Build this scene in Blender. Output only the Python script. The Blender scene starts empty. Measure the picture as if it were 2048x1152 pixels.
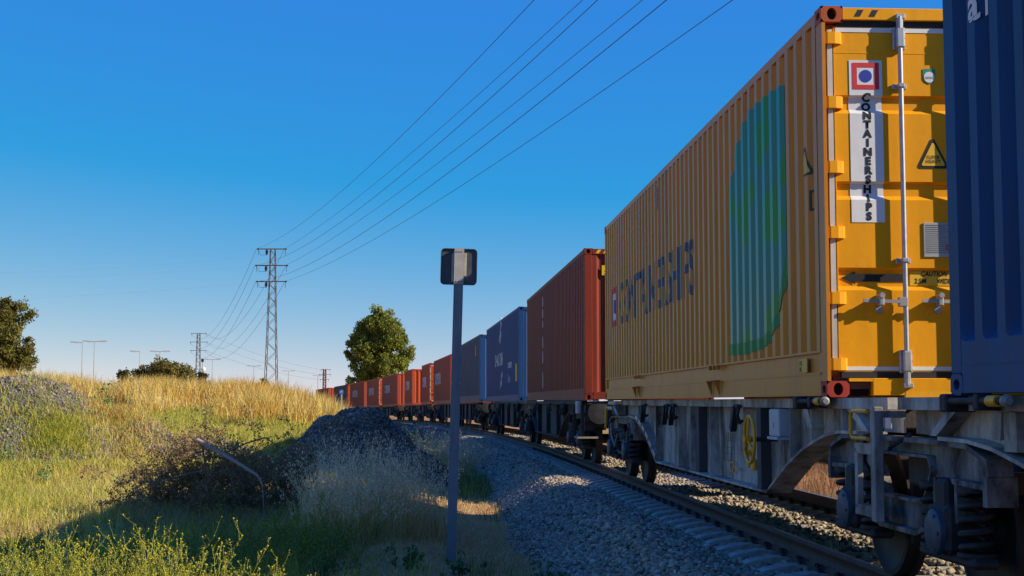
import bpy, bmesh, math, random
import numpy as np
from mathutils import Vector, Matrix
random.seed(7)
rng = np.random.default_rng(11)
PI = math.pi
SC = bpy.context.scene
COL = SC.collection

# ------------------------------------------------------------------ camera
EYE = 1.2                      # z = 0 is the top of the rails beside the camera
cam_d = bpy.data.cameras.new('camera')
cam_d.sensor_width = 36.0
cam_d.lens = 50.0
cam_d.clip_start = 0.05
cam_d.clip_end = 9000
cam = bpy.data.objects.new('camera', cam_d)
COL.objects.link(cam)
PITCH = math.atan(228 / 2844.4)
cam.location = (0, 0, EYE)
cam.rotation_euler = (PI / 2 + PITCH, 0, 0)
SC.camera = cam

# ------------------------------------------------------------------ world, sun, exposure
SUN = Vector((3.05, -0.84, 1.72)).normalized()
el = math.asin(SUN.z)
az = math.atan2(SUN.x, SUN.y)
W = bpy.data.worlds.new('World')
SC.world = W
W.use_nodes = True
nt = W.node_tree
bg = nt.nodes['Background']
sky = nt.nodes.new('ShaderNodeTexSky')
sky.sky_type = 'NISHITA'
sky.sun_disc = False
sky.sun_elevation = el
sky.sun_rotation = az
sky.altitude = 1500
sky.air_density = 0.7
sky.dust_density = 0.0
sky.ozone_density = 4.0
# grade of the whole sky: deep polarised blue, less red
sp_ = nt.nodes.new('ShaderNodeSeparateColor')
cb_ = nt.nodes.new('ShaderNodeCombineColor')
nt.links.new(sky.outputs[0], sp_.inputs[0])
for ch, gain, off in ((0, 1.65, -2.05), (1, 0.80, 1.00), (2, 0.0, 6.9)):
    ma = nt.nodes.new('ShaderNodeMath')
    ma.operation = 'MULTIPLY_ADD'
    ma.inputs[1].default_value = gain
    ma.inputs[2].default_value = off
    mx_ = nt.nodes.new('ShaderNodeMath')
    mx_.operation = 'MAXIMUM'
    mx_.inputs[1].default_value = 0.30
    nt.links.new(sp_.outputs[ch], ma.inputs[0])
    nt.links.new(ma.outputs[0], mx_.inputs[0])
    nt.links.new(mx_.outputs[0], cb_.inputs[ch])
nt.links.new(cb_.outputs[0], bg.inputs['Color'])
bg.inputs['Strength'].default_value = 0.074
sd = bpy.data.lights.new('sun', 'SUN')
sd.energy = 5.0
sd.angle = math.radians(0.53)
sd.color = (1.0, 0.87, 0.68)
sun = bpy.data.objects.new('sun', sd)
COL.objects.link(sun)
sun.location = (30, -10, 30)
sun.rotation_euler = (-SUN).to_track_quat('-Z', 'Y').to_euler()
SC.view_settings.view_transform = 'Standard'
SC.view_settings.look = 'None'
SC.view_settings.exposure = 0.52
SC.view_settings.gamma = 1.0
SC.render.engine = 'CYCLES'
SC.cycles.max_bounces = 6
SC.cycles.transparent_max_bounces = 8

# ------------------------------------------------------------------ helpers: materials
def mat(name, color, rough=0.6, metal=0.0, var=0.12, scale=3.0, dirt=None, dirt_amt=0.0, dirt_scale=1.2,
        streak=1.0, bump=0.0, bump_scale=40.0, spec=0.4, rust=0.0):
    m = bpy.data.materials.new(name)
    m.use_nodes = True
    n = m.node_tree.nodes
    l = m.node_tree.links
    b = n['Principled BSDF']
    b.inputs['Roughness'].default_value = rough
    b.inputs['Metallic'].default_value = metal
    b.inputs['Specular IOR Level'].default_value = spec
    tc = n.new('ShaderNodeTexCoord')
    mp = n.new('ShaderNodeMapping')
    mp.inputs['Scale'].default_value = (1, 1, 1.0 / streak)
    l.new(tc.outputs['Object'], mp.inputs['Vector'])
    nz = n.new('ShaderNodeTexNoise')
    nz.inputs['Scale'].default_value = scale
    nz.inputs['Detail'].default_value = 6
    nz.inputs['Roughness'].default_value = 0.65
    l.new(mp.outputs[0], nz.inputs['Vector'])
    rp = n.new('ShaderNodeValToRGB')
    c = Vector(color)
    rp.color_ramp.elements[0].position = 0.3
    rp.color_ramp.elements[1].position = 0.7
    rp.color_ramp.elements[0].color = (*(c * (1 - var)), 1)
    rp.color_ramp.elements[1].color = (*(c * (1 + var)), 1)
    l.new(nz.outputs['Fac'], rp.inputs['Fac'])
    out = rp.outputs['Color']
    if dirt is not None and dirt_amt > 0:
        n2 = n.new('ShaderNodeTexNoise')
        n2.inputs['Scale'].default_value = dirt_scale
        n2.inputs['Detail'].default_value = 9
        n2.inputs['Roughness'].default_value = 0.7
        l.new(mp.outputs[0], n2.inputs['Vector'])
        r2 = n.new('ShaderNodeValToRGB')
        r2.color_ramp.elements[0].position = 0.62 - 0.3 * dirt_amt
        r2.color_ramp.elements[1].position = 0.80 - 0.2 * dirt_amt
        r2.color_ramp.elements[1].color = (min(1, dirt_amt * 1.3),) * 3 + (1,)
        r2.color_ramp.elements[0].color = (0, 0, 0, 1)
        l.new(n2.outputs['Fac'], r2.inputs['Fac'])
        mx = n.new('ShaderNodeMixRGB')
        l.new(r2.outputs['Color'], mx.inputs['Fac'])
        l.new(out, mx.inputs['Color1'])
        mx.inputs['Color2'].default_value = (*dirt, 1)
        out = mx.outputs['Color']
    if rust > 0:
        n3 = n.new('ShaderNodeTexNoise')
        n3.inputs['Scale'].default_value = 9.0
        n3.inputs['Detail'].default_value = 10
        n3.inputs['Roughness'].default_value = 0.75
        l.new(tc.outputs['Object'], n3.inputs['Vector'])
        r3 = n.new('ShaderNodeValToRGB')
        r3.color_ramp.elements[0].position = 0.72 - 0.18 * rust
        r3.color_ramp.elements[1].position = 0.78 - 0.18 * rust
        l.new(n3.outputs['Fac'], r3.inputs['Fac'])
        mx = n.new('ShaderNodeMixRGB')
        l.new(r3.outputs['Color'], mx.inputs['Fac'])
        l.new(out, mx.inputs['Color1'])
        mx.inputs['Color2'].default_value = (0.09, 0.04, 0.02, 1)
        out = mx.outputs['Color']
    l.new(out, b.inputs['Base Color'])
    if bump > 0:
        nb = n.new('ShaderNodeTexNoise')
        nb.inputs['Scale'].default_value = bump_scale
        nb.inputs['Detail'].default_value = 4
        l.new(tc.outputs['Object'], nb.inputs['Vector'])
        bp = n.new('ShaderNodeBump')
        bp.inputs['Strength'].default_value = bump
        bp.inputs['Distance'].default_value = 0.02
        l.new(nb.outputs['Fac'], bp.inputs['Height'])
        l.new(bp.outputs[0], b.inputs['Normal'])
    return m

def tint_mat(name, rough=0.8, translucent=0.0, spec=0.2):
    m = bpy.data.materials.new(name)
    m.use_nodes = True
    n = m.node_tree.nodes
    l = m.node_tree.links
    b = n['Principled BSDF']
    b.inputs['Roughness'].default_value = rough
    b.inputs['Specular IOR Level'].default_value = spec
    a = n.new('ShaderNodeAttribute')
    a.attribute_name = 'tint'
    l.new(a.outputs['Color'], b.inputs['Base Color'])
    if translucent > 0:
        t = n.new('ShaderNodeBsdfTranslucent')
        l.new(a.outputs['Color'], t.inputs['Color'])
        mx = n.new('ShaderNodeMixShader')
        mx.inputs[0].default_value = translucent
        l.new(b.outputs[0], mx.inputs[1])
        l.new(t.outputs[0], mx.inputs[2])
        l.new(mx.outputs[0], n['Material Output'].inputs['Surface'])
    return m

# ------------------------------------------------------------------ helpers: meshes
class MB:
    """collects boxes, prisms, tubes and lathes; build() links them as one mesh object"""
    def __init__(s):
        s.v = []
        s.f = []
    def add(s, vs, fs):
        o = len(s.v)
        s.v.extend([tuple(v) for v in vs])
        s.f.extend([tuple(i + o for i in f) for f in fs])
        return s
    def box(s, x0, x1, y0, y1, z0, z1, c=0.0):
        if c <= 0:
            s.add([(x0, y0, z0), (x1, y0, z0), (x1, y1, z0), (x0, y1, z0), (x0, y0, z1), (x1, y0, z1), (x1, y1, z1), (x0, y1, z1)],
                  [(0, 3, 2, 1), (4, 5, 6, 7), (0, 1, 5, 4), (1, 2, 6, 5), (2, 3, 7, 6), (3, 0, 4, 7)])
        else:
            # chamfered box: 24 vertices
            bm = bmesh.new()
            r = bmesh.ops.create_cube(bm, size=1.0)
            for v in bm.verts:
                v.co = Vector(((x0 + x1) / 2 + v.co.x * (x1 - x0), (y0 + y1) / 2 + v.co.y * (y1 - y0), (z0 + z1) / 2 + v.co.z * (z1 - z0)))
            bmesh.ops.bevel(bm, geom=bm.edges[:], offset=c, segments=1, affect='EDGES')
            bm.verts.index_update()
            s.add([v.co for v in bm.verts], [[v.index for v in f.verts] for f in bm.faces])
            bm.free()
        return s
    def obox(s, M, x0, x1, y0, y1, z0, z1):
        vs = [(x0, y0, z0), (x1, y0, z0), (x1, y1, z0), (x0, y1, z0), (x0, y0, z1), (x1, y0, z1), (x1, y1, z1), (x0, y1, z1)]
        s.add([M @ Vector(v) for v in vs], [(0, 3, 2, 1), (4, 5, 6, 7), (0, 1, 5, 4), (1, 2, 6, 5), (2, 3, 7, 6), (3, 0, 4, 7)])
        return s
    def prism_x(s, poly, x0, x1):
        """polygon of (y, z) pushed from x0 to x1"""
        n = len(poly)
        vs = [(x0, y, z) for y, z in poly] + [(x1, y, z) for y, z in poly]
        fs = [tuple(range(n)), tuple(range(2 * n - 1, n - 1, -1))]
        fs += [(i, i + n, (i + 1) % n + n, (i + 1) % n) for i in range(n)]
        return s.add(vs, fs)
    def prism_y(s, poly, y0, y1):
        n = len(poly)
        vs = [(x, y0, z) for x, z in poly] + [(x, y1, z) for x, z in poly]
        fs = [tuple(range(n)), tuple(range(2 * n - 1, n - 1, -1))]
        fs += [(i, i + n, (i + 1) % n + n, (i + 1) % n) for i in range(n)]
        return s.add(vs, fs)
    def strip(s, path, t, x0, x1):
        """a plate of thickness t following a (y, z) path, pushed from x0 to x1"""
        up, dn = [], []
        for i, (y, z) in enumerate(path):
            a = path[max(0, i - 1)]
            b = path[min(len(path) - 1, i + 1)]
            d = Vector((b[0] - a[0], b[1] - a[1])).normalized()
            n = Vector((-d.y, d.x)) * t / 2
            up.append((y + n.x, z + n.y))
            dn.append((y - n.x, z - n.y))
        for i in range(len(path) - 1):
            q = [up[i], up[i + 1], dn[i + 1], dn[i]]
            vs = [(x0, y, z) for y, z in q] + [(x1, y, z) for y, z in q]
            fs = [(0, 1, 2, 3), (7, 6, 5, 4), (0, 4, 5, 1), (2, 6, 7, 3)]
            if i == 0:
                fs.append((0, 3, 7, 4))
            if i == len(path) - 2:
                fs.append((1, 5, 6, 2))
            s.add(vs, fs)
        return s
    def tube(s, pts, r, n=8, cap=True):
        pts = [Vector(p) for p in pts]
        rs = r if isinstance(r, (list, tuple)) else [r] * len(pts)
        vs, fs = [], []
        prev = None
        for i, p in enumerate(pts):
            d = (pts[min(i + 1, len(pts) - 1)] - pts[max(i - 1, 0)]).normalized()
            if prev is None:
                a = d.orthogonal().normalized()
            else:
                a = (prev - d * prev.dot(d))
                a = a.normalized() if a.length > 1e-6 else d.orthogonal().normalized()
            prev = a
            b = d.cross(a)
            for k in range(n):
                t = 2 * PI * k / n
                vs.append(p + (a * math.cos(t) + b * math.sin(t)) * rs[i])
        for i in range(len(pts) - 1):
            for k in range(n):
                k2 = (k + 1) % n
                fs.append((i * n + k, i * n + k2, (i + 1) * n + k2, (i + 1) * n + k))
        if cap:
            fs.append(tuple(range(n - 1, -1, -1)))
            fs.append(tuple((len(pts) - 1) * n + k for k in range(n)))
        return s.add(vs, fs)
    def lathe(s, prof, c, axis='x', n=24):
        """profile of (offset along axis, radius) about a point c"""
        vs, fs = [], []
        for (o, r) in prof:
            for k in range(n):
                t = 2 * PI * k / n
                a, b = r * math.cos(t), r * math.sin(t)
                if axis == 'x':
                    vs.append((c[0] + o, c[1] + a, c[2] + b))
                elif axis == 'y':
                    vs.append((c[0] + a, c[1] + o, c[2] + b))
                else:
                    vs.append((c[0] + a, c[1] + b, c[2] + o))
        m = len(prof)
        for i in range(m - 1):
            for k in range(n):
                k2 = (k + 1) % n
                fs.append((i * n + k, i * n + k2, (i + 1) * n + k2, (i + 1) * n + k))
        fs.append(tuple(range(n)))
        fs.append(tuple((m - 1) * n + k for k in range(n)))
        return s.add(vs, fs)
    def mesh(s, name, m, smooth=False):
        me = bpy.data.meshes.new(name)
        me.from_pydata(s.v, [], s.f)
        bm = bmesh.new()
        bm.from_mesh(me)
        bmesh.ops.recalc_face_normals(bm, faces=bm.faces[:])
        bm.to_mesh(me)
        bm.free()
        me.materials.append(m)
        if smooth:
            me.shade_smooth()
            me.set_sharp_from_angle(angle=math.radians(35))
        return me
    def build(s, name, m, parent=None, smooth=False):
        return link(name, s.mesh(name, m, smooth), parent)

def link(name, me, parent=None, M=None):
    o = bpy.data.objects.new(name, me)
    COL.objects.link(o)
    if parent is not None:
        o.parent = parent
    if M is not None:
        o.matrix_local = M
    return o

def tag(o, label=None, cat=None, group=None, kind=None):
    if label:
        o['label'] = label
    if cat:
        o['category'] = cat
    if group:
        o['group'] = group
    if kind:
        o['kind'] = kind
    return o

def empty(name, loc=(0, 0, 0), rz=0.0, label=None, cat=None, group=None, kind=None):
    o = bpy.data.objects.new(name, None)
    o.empty_display_size = 0.3
    COL.objects.link(o)
    o.location = loc
    o.rotation_euler = (0, 0, rz)
    return tag(o, label, cat, group, kind)

def mesh_np(name, V, quads=None, tris=None, m=None, tint=None):
    me = bpy.data.meshes.new(name)
    V = np.asarray(V, np.float32)
    me.vertices.add(len(V))
    me.vertices.foreach_set('co', V.ravel())
    nq = 0 if quads is None else len(quads)
    ntr = 0 if tris is None else len(tris)
    loops, start, total = [], [], []
    if nq:
        loops.append(np.asarray(quads, np.int32).ravel())
        start.append(np.arange(nq) * 4)
        total.append(np.full(nq, 4))
    if ntr:
        loops.append(np.asarray(tris, np.int32).ravel())
        start.append(nq * 4 + np.arange(ntr) * 3)
        total.append(np.full(ntr, 3))
    loops = np.concatenate(loops)
    me.loops.add(len(loops))
    me.polygons.add(nq + ntr)
    me.loops.foreach_set('vertex_index', loops.astype(np.int32))
    me.polygons.foreach_set('loop_start', np.concatenate(start).astype(np.int32))
    me.polygons.foreach_set('loop_total', np.concatenate(total).astype(np.int32))
    me.update(calc_edges=True)
    if tint is not None:
        at = me.attributes.new('tint', 'FLOAT_COLOR', 'POINT')
        c = np.ones((len(V), 4), np.float32)
        c[:, :3] = tint
        at.data.foreach_set('color', c.ravel())
    if m:
        me.materials.append(m)
    return me

def sstep(a, b, x):
    t = np.clip((np.asarray(x, float) - a) / (b - a), 0, 1)
    return t * t * (3 - 2 * t)

_perm = rng.random((64, 64))
def vnoise(x, y, s=1.0):
    x = np.asarray(x, float) / s + 1000.3
    y = np.asarray(y, float) / s + 1000.7
    xi = np.floor(x).astype(int)
    yi = np.floor(y).astype(int)
    fx = x - xi
    fy = y - yi
    fx = fx * fx * (3 - 2 * fx)
    fy = fy * fy * (3 - 2 * fy)
    g = lambda a, b: _perm[a % 64, b % 64]
    return (g(xi, yi) * (1 - fx) * (1 - fy) + g(xi + 1, yi) * fx * (1 - fy) + g(xi, yi + 1) * (1 - fx) * fy + g(xi + 1, yi + 1) * fx * fy) * 2 - 1
def fbm(x, y, s=1.0, o=4):
    return sum(vnoise(x + 17 * i, y - 31 * i, s / 2 ** i) / 2 ** i for i in range(o))

# ------------------------------------------------------------------ the line of the track
def track_x(y):
    y = np.asarray(y, float)
    return 4.105 - 0.0543 * y - 0.00061 * np.maximum(y - 22, 0) ** 2 - 0.00015 * np.maximum(y - 90, 0) ** 2
def track_z(y):
    return -4.66e-5 * np.maximum(np.asarray(y, float) - 35, 0) ** 2
def track_dx(y):
    return (track_x(y + 0.05) - track_x(y - 0.05)) / 0.1
DECK = 1.235

def px_point(px, py, d):
    """where the photograph's pixel lies at depth d (used once, to survey the place)"""
    a = (px - 1024) / 2844.4
    b = (576 - py) / 2844.4
    v = Vector((a, math.cos(PITCH) - b * math.sin(PITCH), math.sin(PITCH) + b * math.cos(PITCH)))
    v *= d / v.y
    return Vector((v.x, v.y, v.z + EYE))

# ------------------------------------------------------------------ ground
def ground_h(x, y):
    x = np.asarray(x, float)
    y = np.asarray(y, float)
    u = track_x(y) - x
    tz = track_z(np.minimum(y, 230))
    left = -0.80 + 0.22 * sstep(3.1, 4.6, u)
    hill = sstep(4.4, 10.0, u) * (0.80 * sstep(21, 46, y) + 1.0 * sstep(44, 64, y) - 1.4 * sstep(72, 120, y))
    hill = hill + 0.045 * np.clip(u - 9, 0, 14) * sstep(30, 60, y) * (1 - sstep(75, 140, y))
    left = left + hill
    right = -0.80 + 0.25 * sstep(3.1, 4.5, -u) + 1.0 * sstep(4.5, 8.5, -u) * (1 - sstep(50, 90, y))
    h = np.where(u > 0, left, right) + tz * sstep(0, 14, 20 - np.abs(u))
    bed = sstep(2.4, 3.4, np.abs(u))
    h = h + bed * (0.07 * fbm(x, y, 1.7, 4) + 0.10 * fbm(x, y, 6.0, 2) * sstep(4, 7, np.abs(u)))
    return h

def bed_h(u):
    """height of the ballast for a sideways distance u from the track's middle"""
    a = np.abs(u)
    return np.interp(a, [0, 0.95, 1.1, 1.45, 1.75, 2.0, 3.15], [-0.235, -0.235, -0.26, -0.285, -0.25, -0.29, -0.95])

soil = bpy.data.materials.new('dry_soil')
soil.use_nodes = True
n_ = soil.node_tree.nodes
l_ = soil.node_tree.links
b_ = n_['Principled BSDF']
b_.inputs['Roughness'].default_value = 0.95
b_.inputs['Specular IOR Level'].default_value = 0.1
tc_ = n_.new('ShaderNodeTexCoord')
na_ = n_.new('ShaderNodeTexNoise')
na_.inputs['Scale'].default_value = 0.45
na_.inputs['Detail'].default_value = 8
nb_ = n_.new('ShaderNodeTexNoise')
nb_.inputs['Scale'].default_value = 14
nb_.inputs['Detail'].default_value = 8
nb_.inputs['Roughness'].default_value = 0.7
l_.new(tc_.outputs['Object'], na_.inputs['Vector'])
l_.new(tc_.outputs['Object'], nb_.inputs['Vector'])
ra_ = n_.new('ShaderNodeValToRGB')
ra_.color_ramp.elements[0].position = 0.35
ra_.color_ramp.elements[1].position = 0.65
ra_.color_ramp.elements[0].color = (0.50, 0.28, 0.12, 1)
ra_.color_ramp.elements[1].color = (0.42, 0.27, 0.10, 1)
l_.new(na_.outputs['Fac'], ra_.inputs['Fac'])
rb_ = n_.new('ShaderNodeValToRGB')
rb_.color_ramp.elements[0].position = 0.3
rb_.color_ramp.elements[1].position = 0.75
rb_.color_ramp.elements[0].color = (0.45, 0.45, 0.45, 1)
rb_.color_ramp.elements[1].color = (1.35, 1.3, 1.2, 1)
l_.new(nb_.outputs['Fac'], rb_.inputs['Fac'])
mm_ = n_.new('ShaderNodeMixRGB')
mm_.blend_type = 'MULTIPLY'
mm_.inputs['Fac'].default_value = 1
l_.new(ra_.outputs[0], mm_.inputs['Color1'])
l_.new(rb_.outputs[0], mm_.inputs['Color2'])
l_.new(mm_.outputs[0], b_.inputs['Base Color'])
bp_ = n_.new('ShaderNodeBump')
bp_.inputs['Strength'].default_value = 0.6
bp_.inputs['Distance'].default_value = 0.04
l_.new(nb_.outputs['Fac'], bp_.inputs['Height'])
l_.new(bp_.outputs[0], b_.inputs['Normal'])

xs = np.concatenate([[-4000, -2000, -1000, -500, -250, -150, -100, -75, -60, -50], np.arange(-44, -16, 1.0), np.arange(-16, 12, 0.22),
                     np.arange(12, 30, 1.0), [32, 40, 60, 100, 200, 500, 1000, 2000, 4000]])
ys = np.concatenate([[-300, -100, -40, -15, -5, 0, 4], np.arange(6, 45, 0.25), np.arange(45, 80, 0.6), np.arange(80, 240, 3.0),
                     [250, 280, 330, 400, 500, 700, 1000, 2000, 4000, 7000]])
GX, GY = np.meshgrid(xs, ys)
GZ = ground_h(GX, GY)
nx, ny = len(xs), len(ys)
idx = np.arange(nx * ny).reshape(ny, nx)
Q = np.stack([idx[:-1, :-1], idx[:-1, 1:], idx[1:, 1:], idx[1:, :-1]], -1).reshape(-1, 4)
gme = mesh_np('ground', np.stack([GX, GY, GZ], -1).reshape(-1, 3), quads=Q, m=soil)
gme.shade_smooth()
ground = link('ground', gme)
tag(ground, 'dry brown soil of the field beside the railway', 'ground', kind='structure')

# ------------------------------------------------------------------ railway track
M_stonebed = mat('ballast_grit', (0.11, 0.10, 0.09), 0.95, var=0.5, scale=22, bump=1.0, bump_scale=30, spec=0.1)
M_stone = tint_mat('crushed_stone', 0.9, 0, 0.15)
M_rail = mat('rusty_rail', (0.085, 0.05, 0.035), 0.75, 0.2, var=0.35, scale=14, spec=0.3)
M_railtop = mat('worn_rail_head', (0.25, 0.23, 0.21), 0.35, 0.8, var=0.2, scale=10)
M_conc = mat('sleeper_concrete', (0.36, 0.34, 0.30), 0.9, var=0.25, scale=9, dirt=(0.12, 0.09, 0.06), dirt_amt=0.5, dirt_scale=5, bump=0.3)
M_clip = mat('dark_clip_steel', (0.05, 0.05, 0.05), 0.6, 0.5, var=0.4, scale=20)

def sweep(prof, y0, y1, step, name, m, parent=None, closed=True, mats=None):
    yy = np.arange(y0, y1 + step, step)
    cx = track_x(yy)
    cz = track_z(yy)
    dx = track_dx(yy)
    nrm = np.stack([np.ones_like(dx), -dx * -1.0 * -1.0], -1)
    nrm = np.stack([np.ones_like(dx), -dx], -1) / np.sqrt(1 + dx ** 2)[:, None]
    P = np.array(prof, float)
    k = len(P)
    V = np.zeros((len(yy), k, 3))
    V[:, :, 0] = cx[:, None] + nrm[:, :1] * P[None, :, 0]
    V[:, :, 1] = yy[:, None] + nrm[:, 1:] * P[None, :, 0]
    V[:, :, 2] = cz[:, None] + P[None, :, 1]
    id_ = np.arange(len(yy) * k).reshape(len(yy), k)
    kk = k if closed else k - 1
    qs = []
    for j in range(kk):
        j2 = (j + 1) % k
        qs.append(np.stack([id_[:-1, j], id_[:-1, j2], id_[1:, j2], id_[1:, j]], -1))
    me = mesh_np(name, V.reshape(-1, 3), quads=np.concatenate(qs), m=m)
    bm = bmesh.new()
    bm.from_mesh(me)
    bmesh.ops.recalc_face_normals(bm, faces=bm.faces[:])
    bm.to_mesh(me)
    bm.free()
    return link(name, me, parent)

# the ballast bed, with an uneven surface
uu = np.concatenate([np.linspace(-3.2, -1.9, 8), np.linspace(-1.8, 1.8, 16), np.linspace(1.9, 3.2, 10)])
yy = np.concatenate([np.arange(2, 60, 0.3), np.arange(60, 240, 2.0)])
BU, BY = np.meshgrid(uu, yy)
dxs = track_dx(BY)
BX = track_x(BY) + BU / np.sqrt(1 + dxs ** 2)
BYY = BY - BU * dxs / np.sqrt(1 + dxs ** 2)
BZ = bed_h(BU) + track_z(BY) + 0.02 * fbm(BU * 3, BY, 0.5, 3) * (np.abs(BU) > 1.0)
idx = np.arange(BU.size).reshape(BU.shape)
Q = np.stack([idx[:-1, :-1], idx[:-1, 1:], idx[1:, 1:], idx[1:, :-1]], -1).reshape(-1, 4)
bed = link('ballast_bed', mesh_np('ballast_bed', np.stack([BX, BYY, BZ], -1).reshape(-1, 3), quads=Q, m=M_stonebed))
bed.data.shade_smooth()
tag(bed, 'grey crushed stone bed under the railway track', 'ballast', kind='structure')

track = empty('railway_track', (0, 0, 0), label='single railway track of brown rails on concrete sleepers', cat='railway track', kind='structure')
GA = 0.87
rp_ = [(-0.07, -0.172), (0.07, -0.172), (0.07, -0.160), (0.012, -0.138), (0.012, -0.045), (0.036, -0.035), (0.036, -0.006), (0.028, 0.0),
       (-0.028, 0.0), (-0.036, -0.006), (-0.036, -0.035), (-0.012, -0.045), (-0.012, -0.138), (-0.07, -0.160)]
for s_ in (-1, 1):
    r_ = sweep([(s_ * GA + a, b) for a, b in rp_], 1.0, 235, 1.5, 'rail', M_rail, track)
    h_ = sweep([(s_ * GA - 0.024, 0.001), (s_ * GA + 0.024, 0.001), (s_ * GA + 0.024, -0.002), (s_ * GA - 0.024, -0.002)], 1.0, 235, 1.5, 'rail_head', M_railtop, r_)

sl = MB()
for sgn in (-1, 1):
    e = sgn * 1.3
    # trapezoid block: full height under the rail seat, sloping to the end and to the middle
    prof = [(sgn * 1.32, -0.40), (sgn * 1.32, -0.235), (sgn * 1.27, -0.215), (sgn * 1.06, -0.18), (sgn * 0.62, -0.18), (sgn * 0.4, -0.22), (sgn * 0.0, -0.225), (sgn * 0.0, -0.40)]
    n_p = len(prof)
    vs = []
    for w_, k_ in ((-1, 0), (1, 0)):
        for (x, z) in prof:
            wd = 0.14 if z < -0.3 else 0.105
            vs.append((x, w_ * wd, z))
    fs = [tuple(range(n_p)), tuple(range(2 * n_p - 1, n_p - 1, -1))] + [(i, i + n_p, (i + 1) % n_p + n_p, (i + 1) % n_p) for i in range(n_p)]
    sl.add(vs, fs)
sl_me = sl.mesh('sleeper', M_conc)
cl = MB()
for sx_ in (-1, 1):
    x0 = sx_ * 0.085
    cl.box(x0 - 0.03, x0 + 0.05, -0.06, 0.06, -0.182, -0.158, 0.004)
    cl.tube([(x0 + sx_ * 0.03, -0.05, -0.15), (x0 - sx_ * 0.02, -0.055, -0.135), (x0 - sx_ * 0.025, 0.0, -0.128), (x0 + sx_ * 0.045, 0.0, -0.12),
             (x0 - sx_ * 0.025, 0.0, -0.128), (x0 - sx_ * 0.02, 0.055, -0.135), (x0 + sx_ * 0.03, 0.05, -0.15)], 0.009, 6)
    cl.lathe([(0, 0.022), (0.02, 0.022), (0.02, 0.012), (0.05, 0.012)], (x0 + sx_ * 0.02, 0, -0.158), 'z', 6)
cl_me = cl.mesh('rail_clip', M_clip)
y = 4.0
k = 0
while y < 110:
    dx = float(track_dx(y))
    o = link('sleeper', sl_me, track)
    o.location = (float(track_x(y)), y, float(track_z(y)) + random.uniform(-0.006, 0.004))
    o.rotation_euler = (0, 0, math.atan(-dx) + random.uniform(-0.006, 0.006))
    if 7 < y < 42:
        for sx_ in (-GA, GA):
            c = link('rail_clip', cl_me, o)
            c.location = (sx_, 0, 0)
    y += 0.6
    k += 1

# ------------------------------------------------------------------ loose stone
_ico = None
def stones(P, size, tint, name, m, parent=None, flat=0.75):
    """angular crushed stones as one mesh"""
    global _ico
    if _ico is None:
        bm = bmesh.new()
        bmesh.ops.create_icosphere(bm, subdivisions=1, radius=1.0)
        iv = np.array([v.co[:] for v in bm.verts])
        bm.verts.index_update()
        it = np.array([[v.index for v in f.verts] for f in bm.faces])
        bm.free()
        # eight angular versions: a cube-like lump cut down from the sphere
        _ico = (iv, it)
    iv, it = _ico
    N = len(P)
    k = len(iv)
    j = rng.uniform(0.62, 1.25, (N, k, 1))
    V = iv[None] * j
    sc = rng.uniform(0.65, 1.25, (N, 1, 3)) * np.array([1, 1, flat])
    V = V * sc * np.asarray(size)[:, None, None]
    a = rng.uniform(0, 2 * PI, N)
    b = rng.uniform(-0.7, 0.7, N)
    ca, sa, cb, sb = np.cos(a)[:, None], np.sin(a)[:, None], np.cos(b)[:, None], np.sin(b)[:, None]
    x, y, z = V[..., 0], V[..., 1], V[..., 2]
    y, z = y * cb - z * sb, y * sb + z * cb
    x, y = x * ca - y * sa, x * sa + y * ca
    V = np.stack([x, y, z], -1) + P[:, None]
    T = (it[None] + (np.arange(N) * k)[:, None, None]).reshape(-1, 3)
    me = mesh_np(name, V.reshape(-1, 3), tris=T, m=m, tint=np.repeat(tint, k, 0))
    return link(name, me, parent)

def stone_tint(N, base=(0.31, 0.255, 0.185), spread=0.35):
    g = np.clip(rng.normal(1, spread, N), 0.35, 2.1)[:, None]
    warm = rng.uniform(-0.08, 0.10, N)[:, None] * np.array([1, 0.2, -0.9])
    return np.clip(np.array(base) * g * (1 + warm), 0.02, 0.6)

def bed_points(N, y0, y1, u0, u1, power=1.0):
    yv = y0 + (y1 - y0) * rng.random(N) ** power
    uv = rng.uniform(u0, u1, N)
    dx = track_dx(yv)
    X = track_x(yv) - uv / np.sqrt(1 + dx ** 2)
    Y = yv + uv * dx / np.sqrt(1 + dx ** 2)
    Z = bed_h(uv) + track_z(yv)
    return np.stack([X, Y, Z], -1), uv, yv

Pa, ua, ya = bed_points(32000, 10.5, 32, 1.0, 3.15)
Pb, ub, yb = bed_points(16000, 32, 75, 1.0, 3.15, 1.2)
Pc, uc, yc = bed_points(22000, 8, 34, -1.6, 1.0)
Pd, ud, yd = bed_points(8000, 34, 70, -1.6, 1.0)
Pp = np.concatenate([Pa, Pb, Pc, Pd])
up_ = np.concatenate([ua, ub, uc, ud])
yp_ = np.concatenate([ya, yb, yc, yd])
sz = np.concatenate([rng.uniform(0.018, 0.042, len(Pa)), rng.uniform(0.03, 0.06, len(Pb)), rng.uniform(0.02, 0.045, len(Pc)), rng.uniform(0.03, 0.06, len(Pd))])
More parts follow.
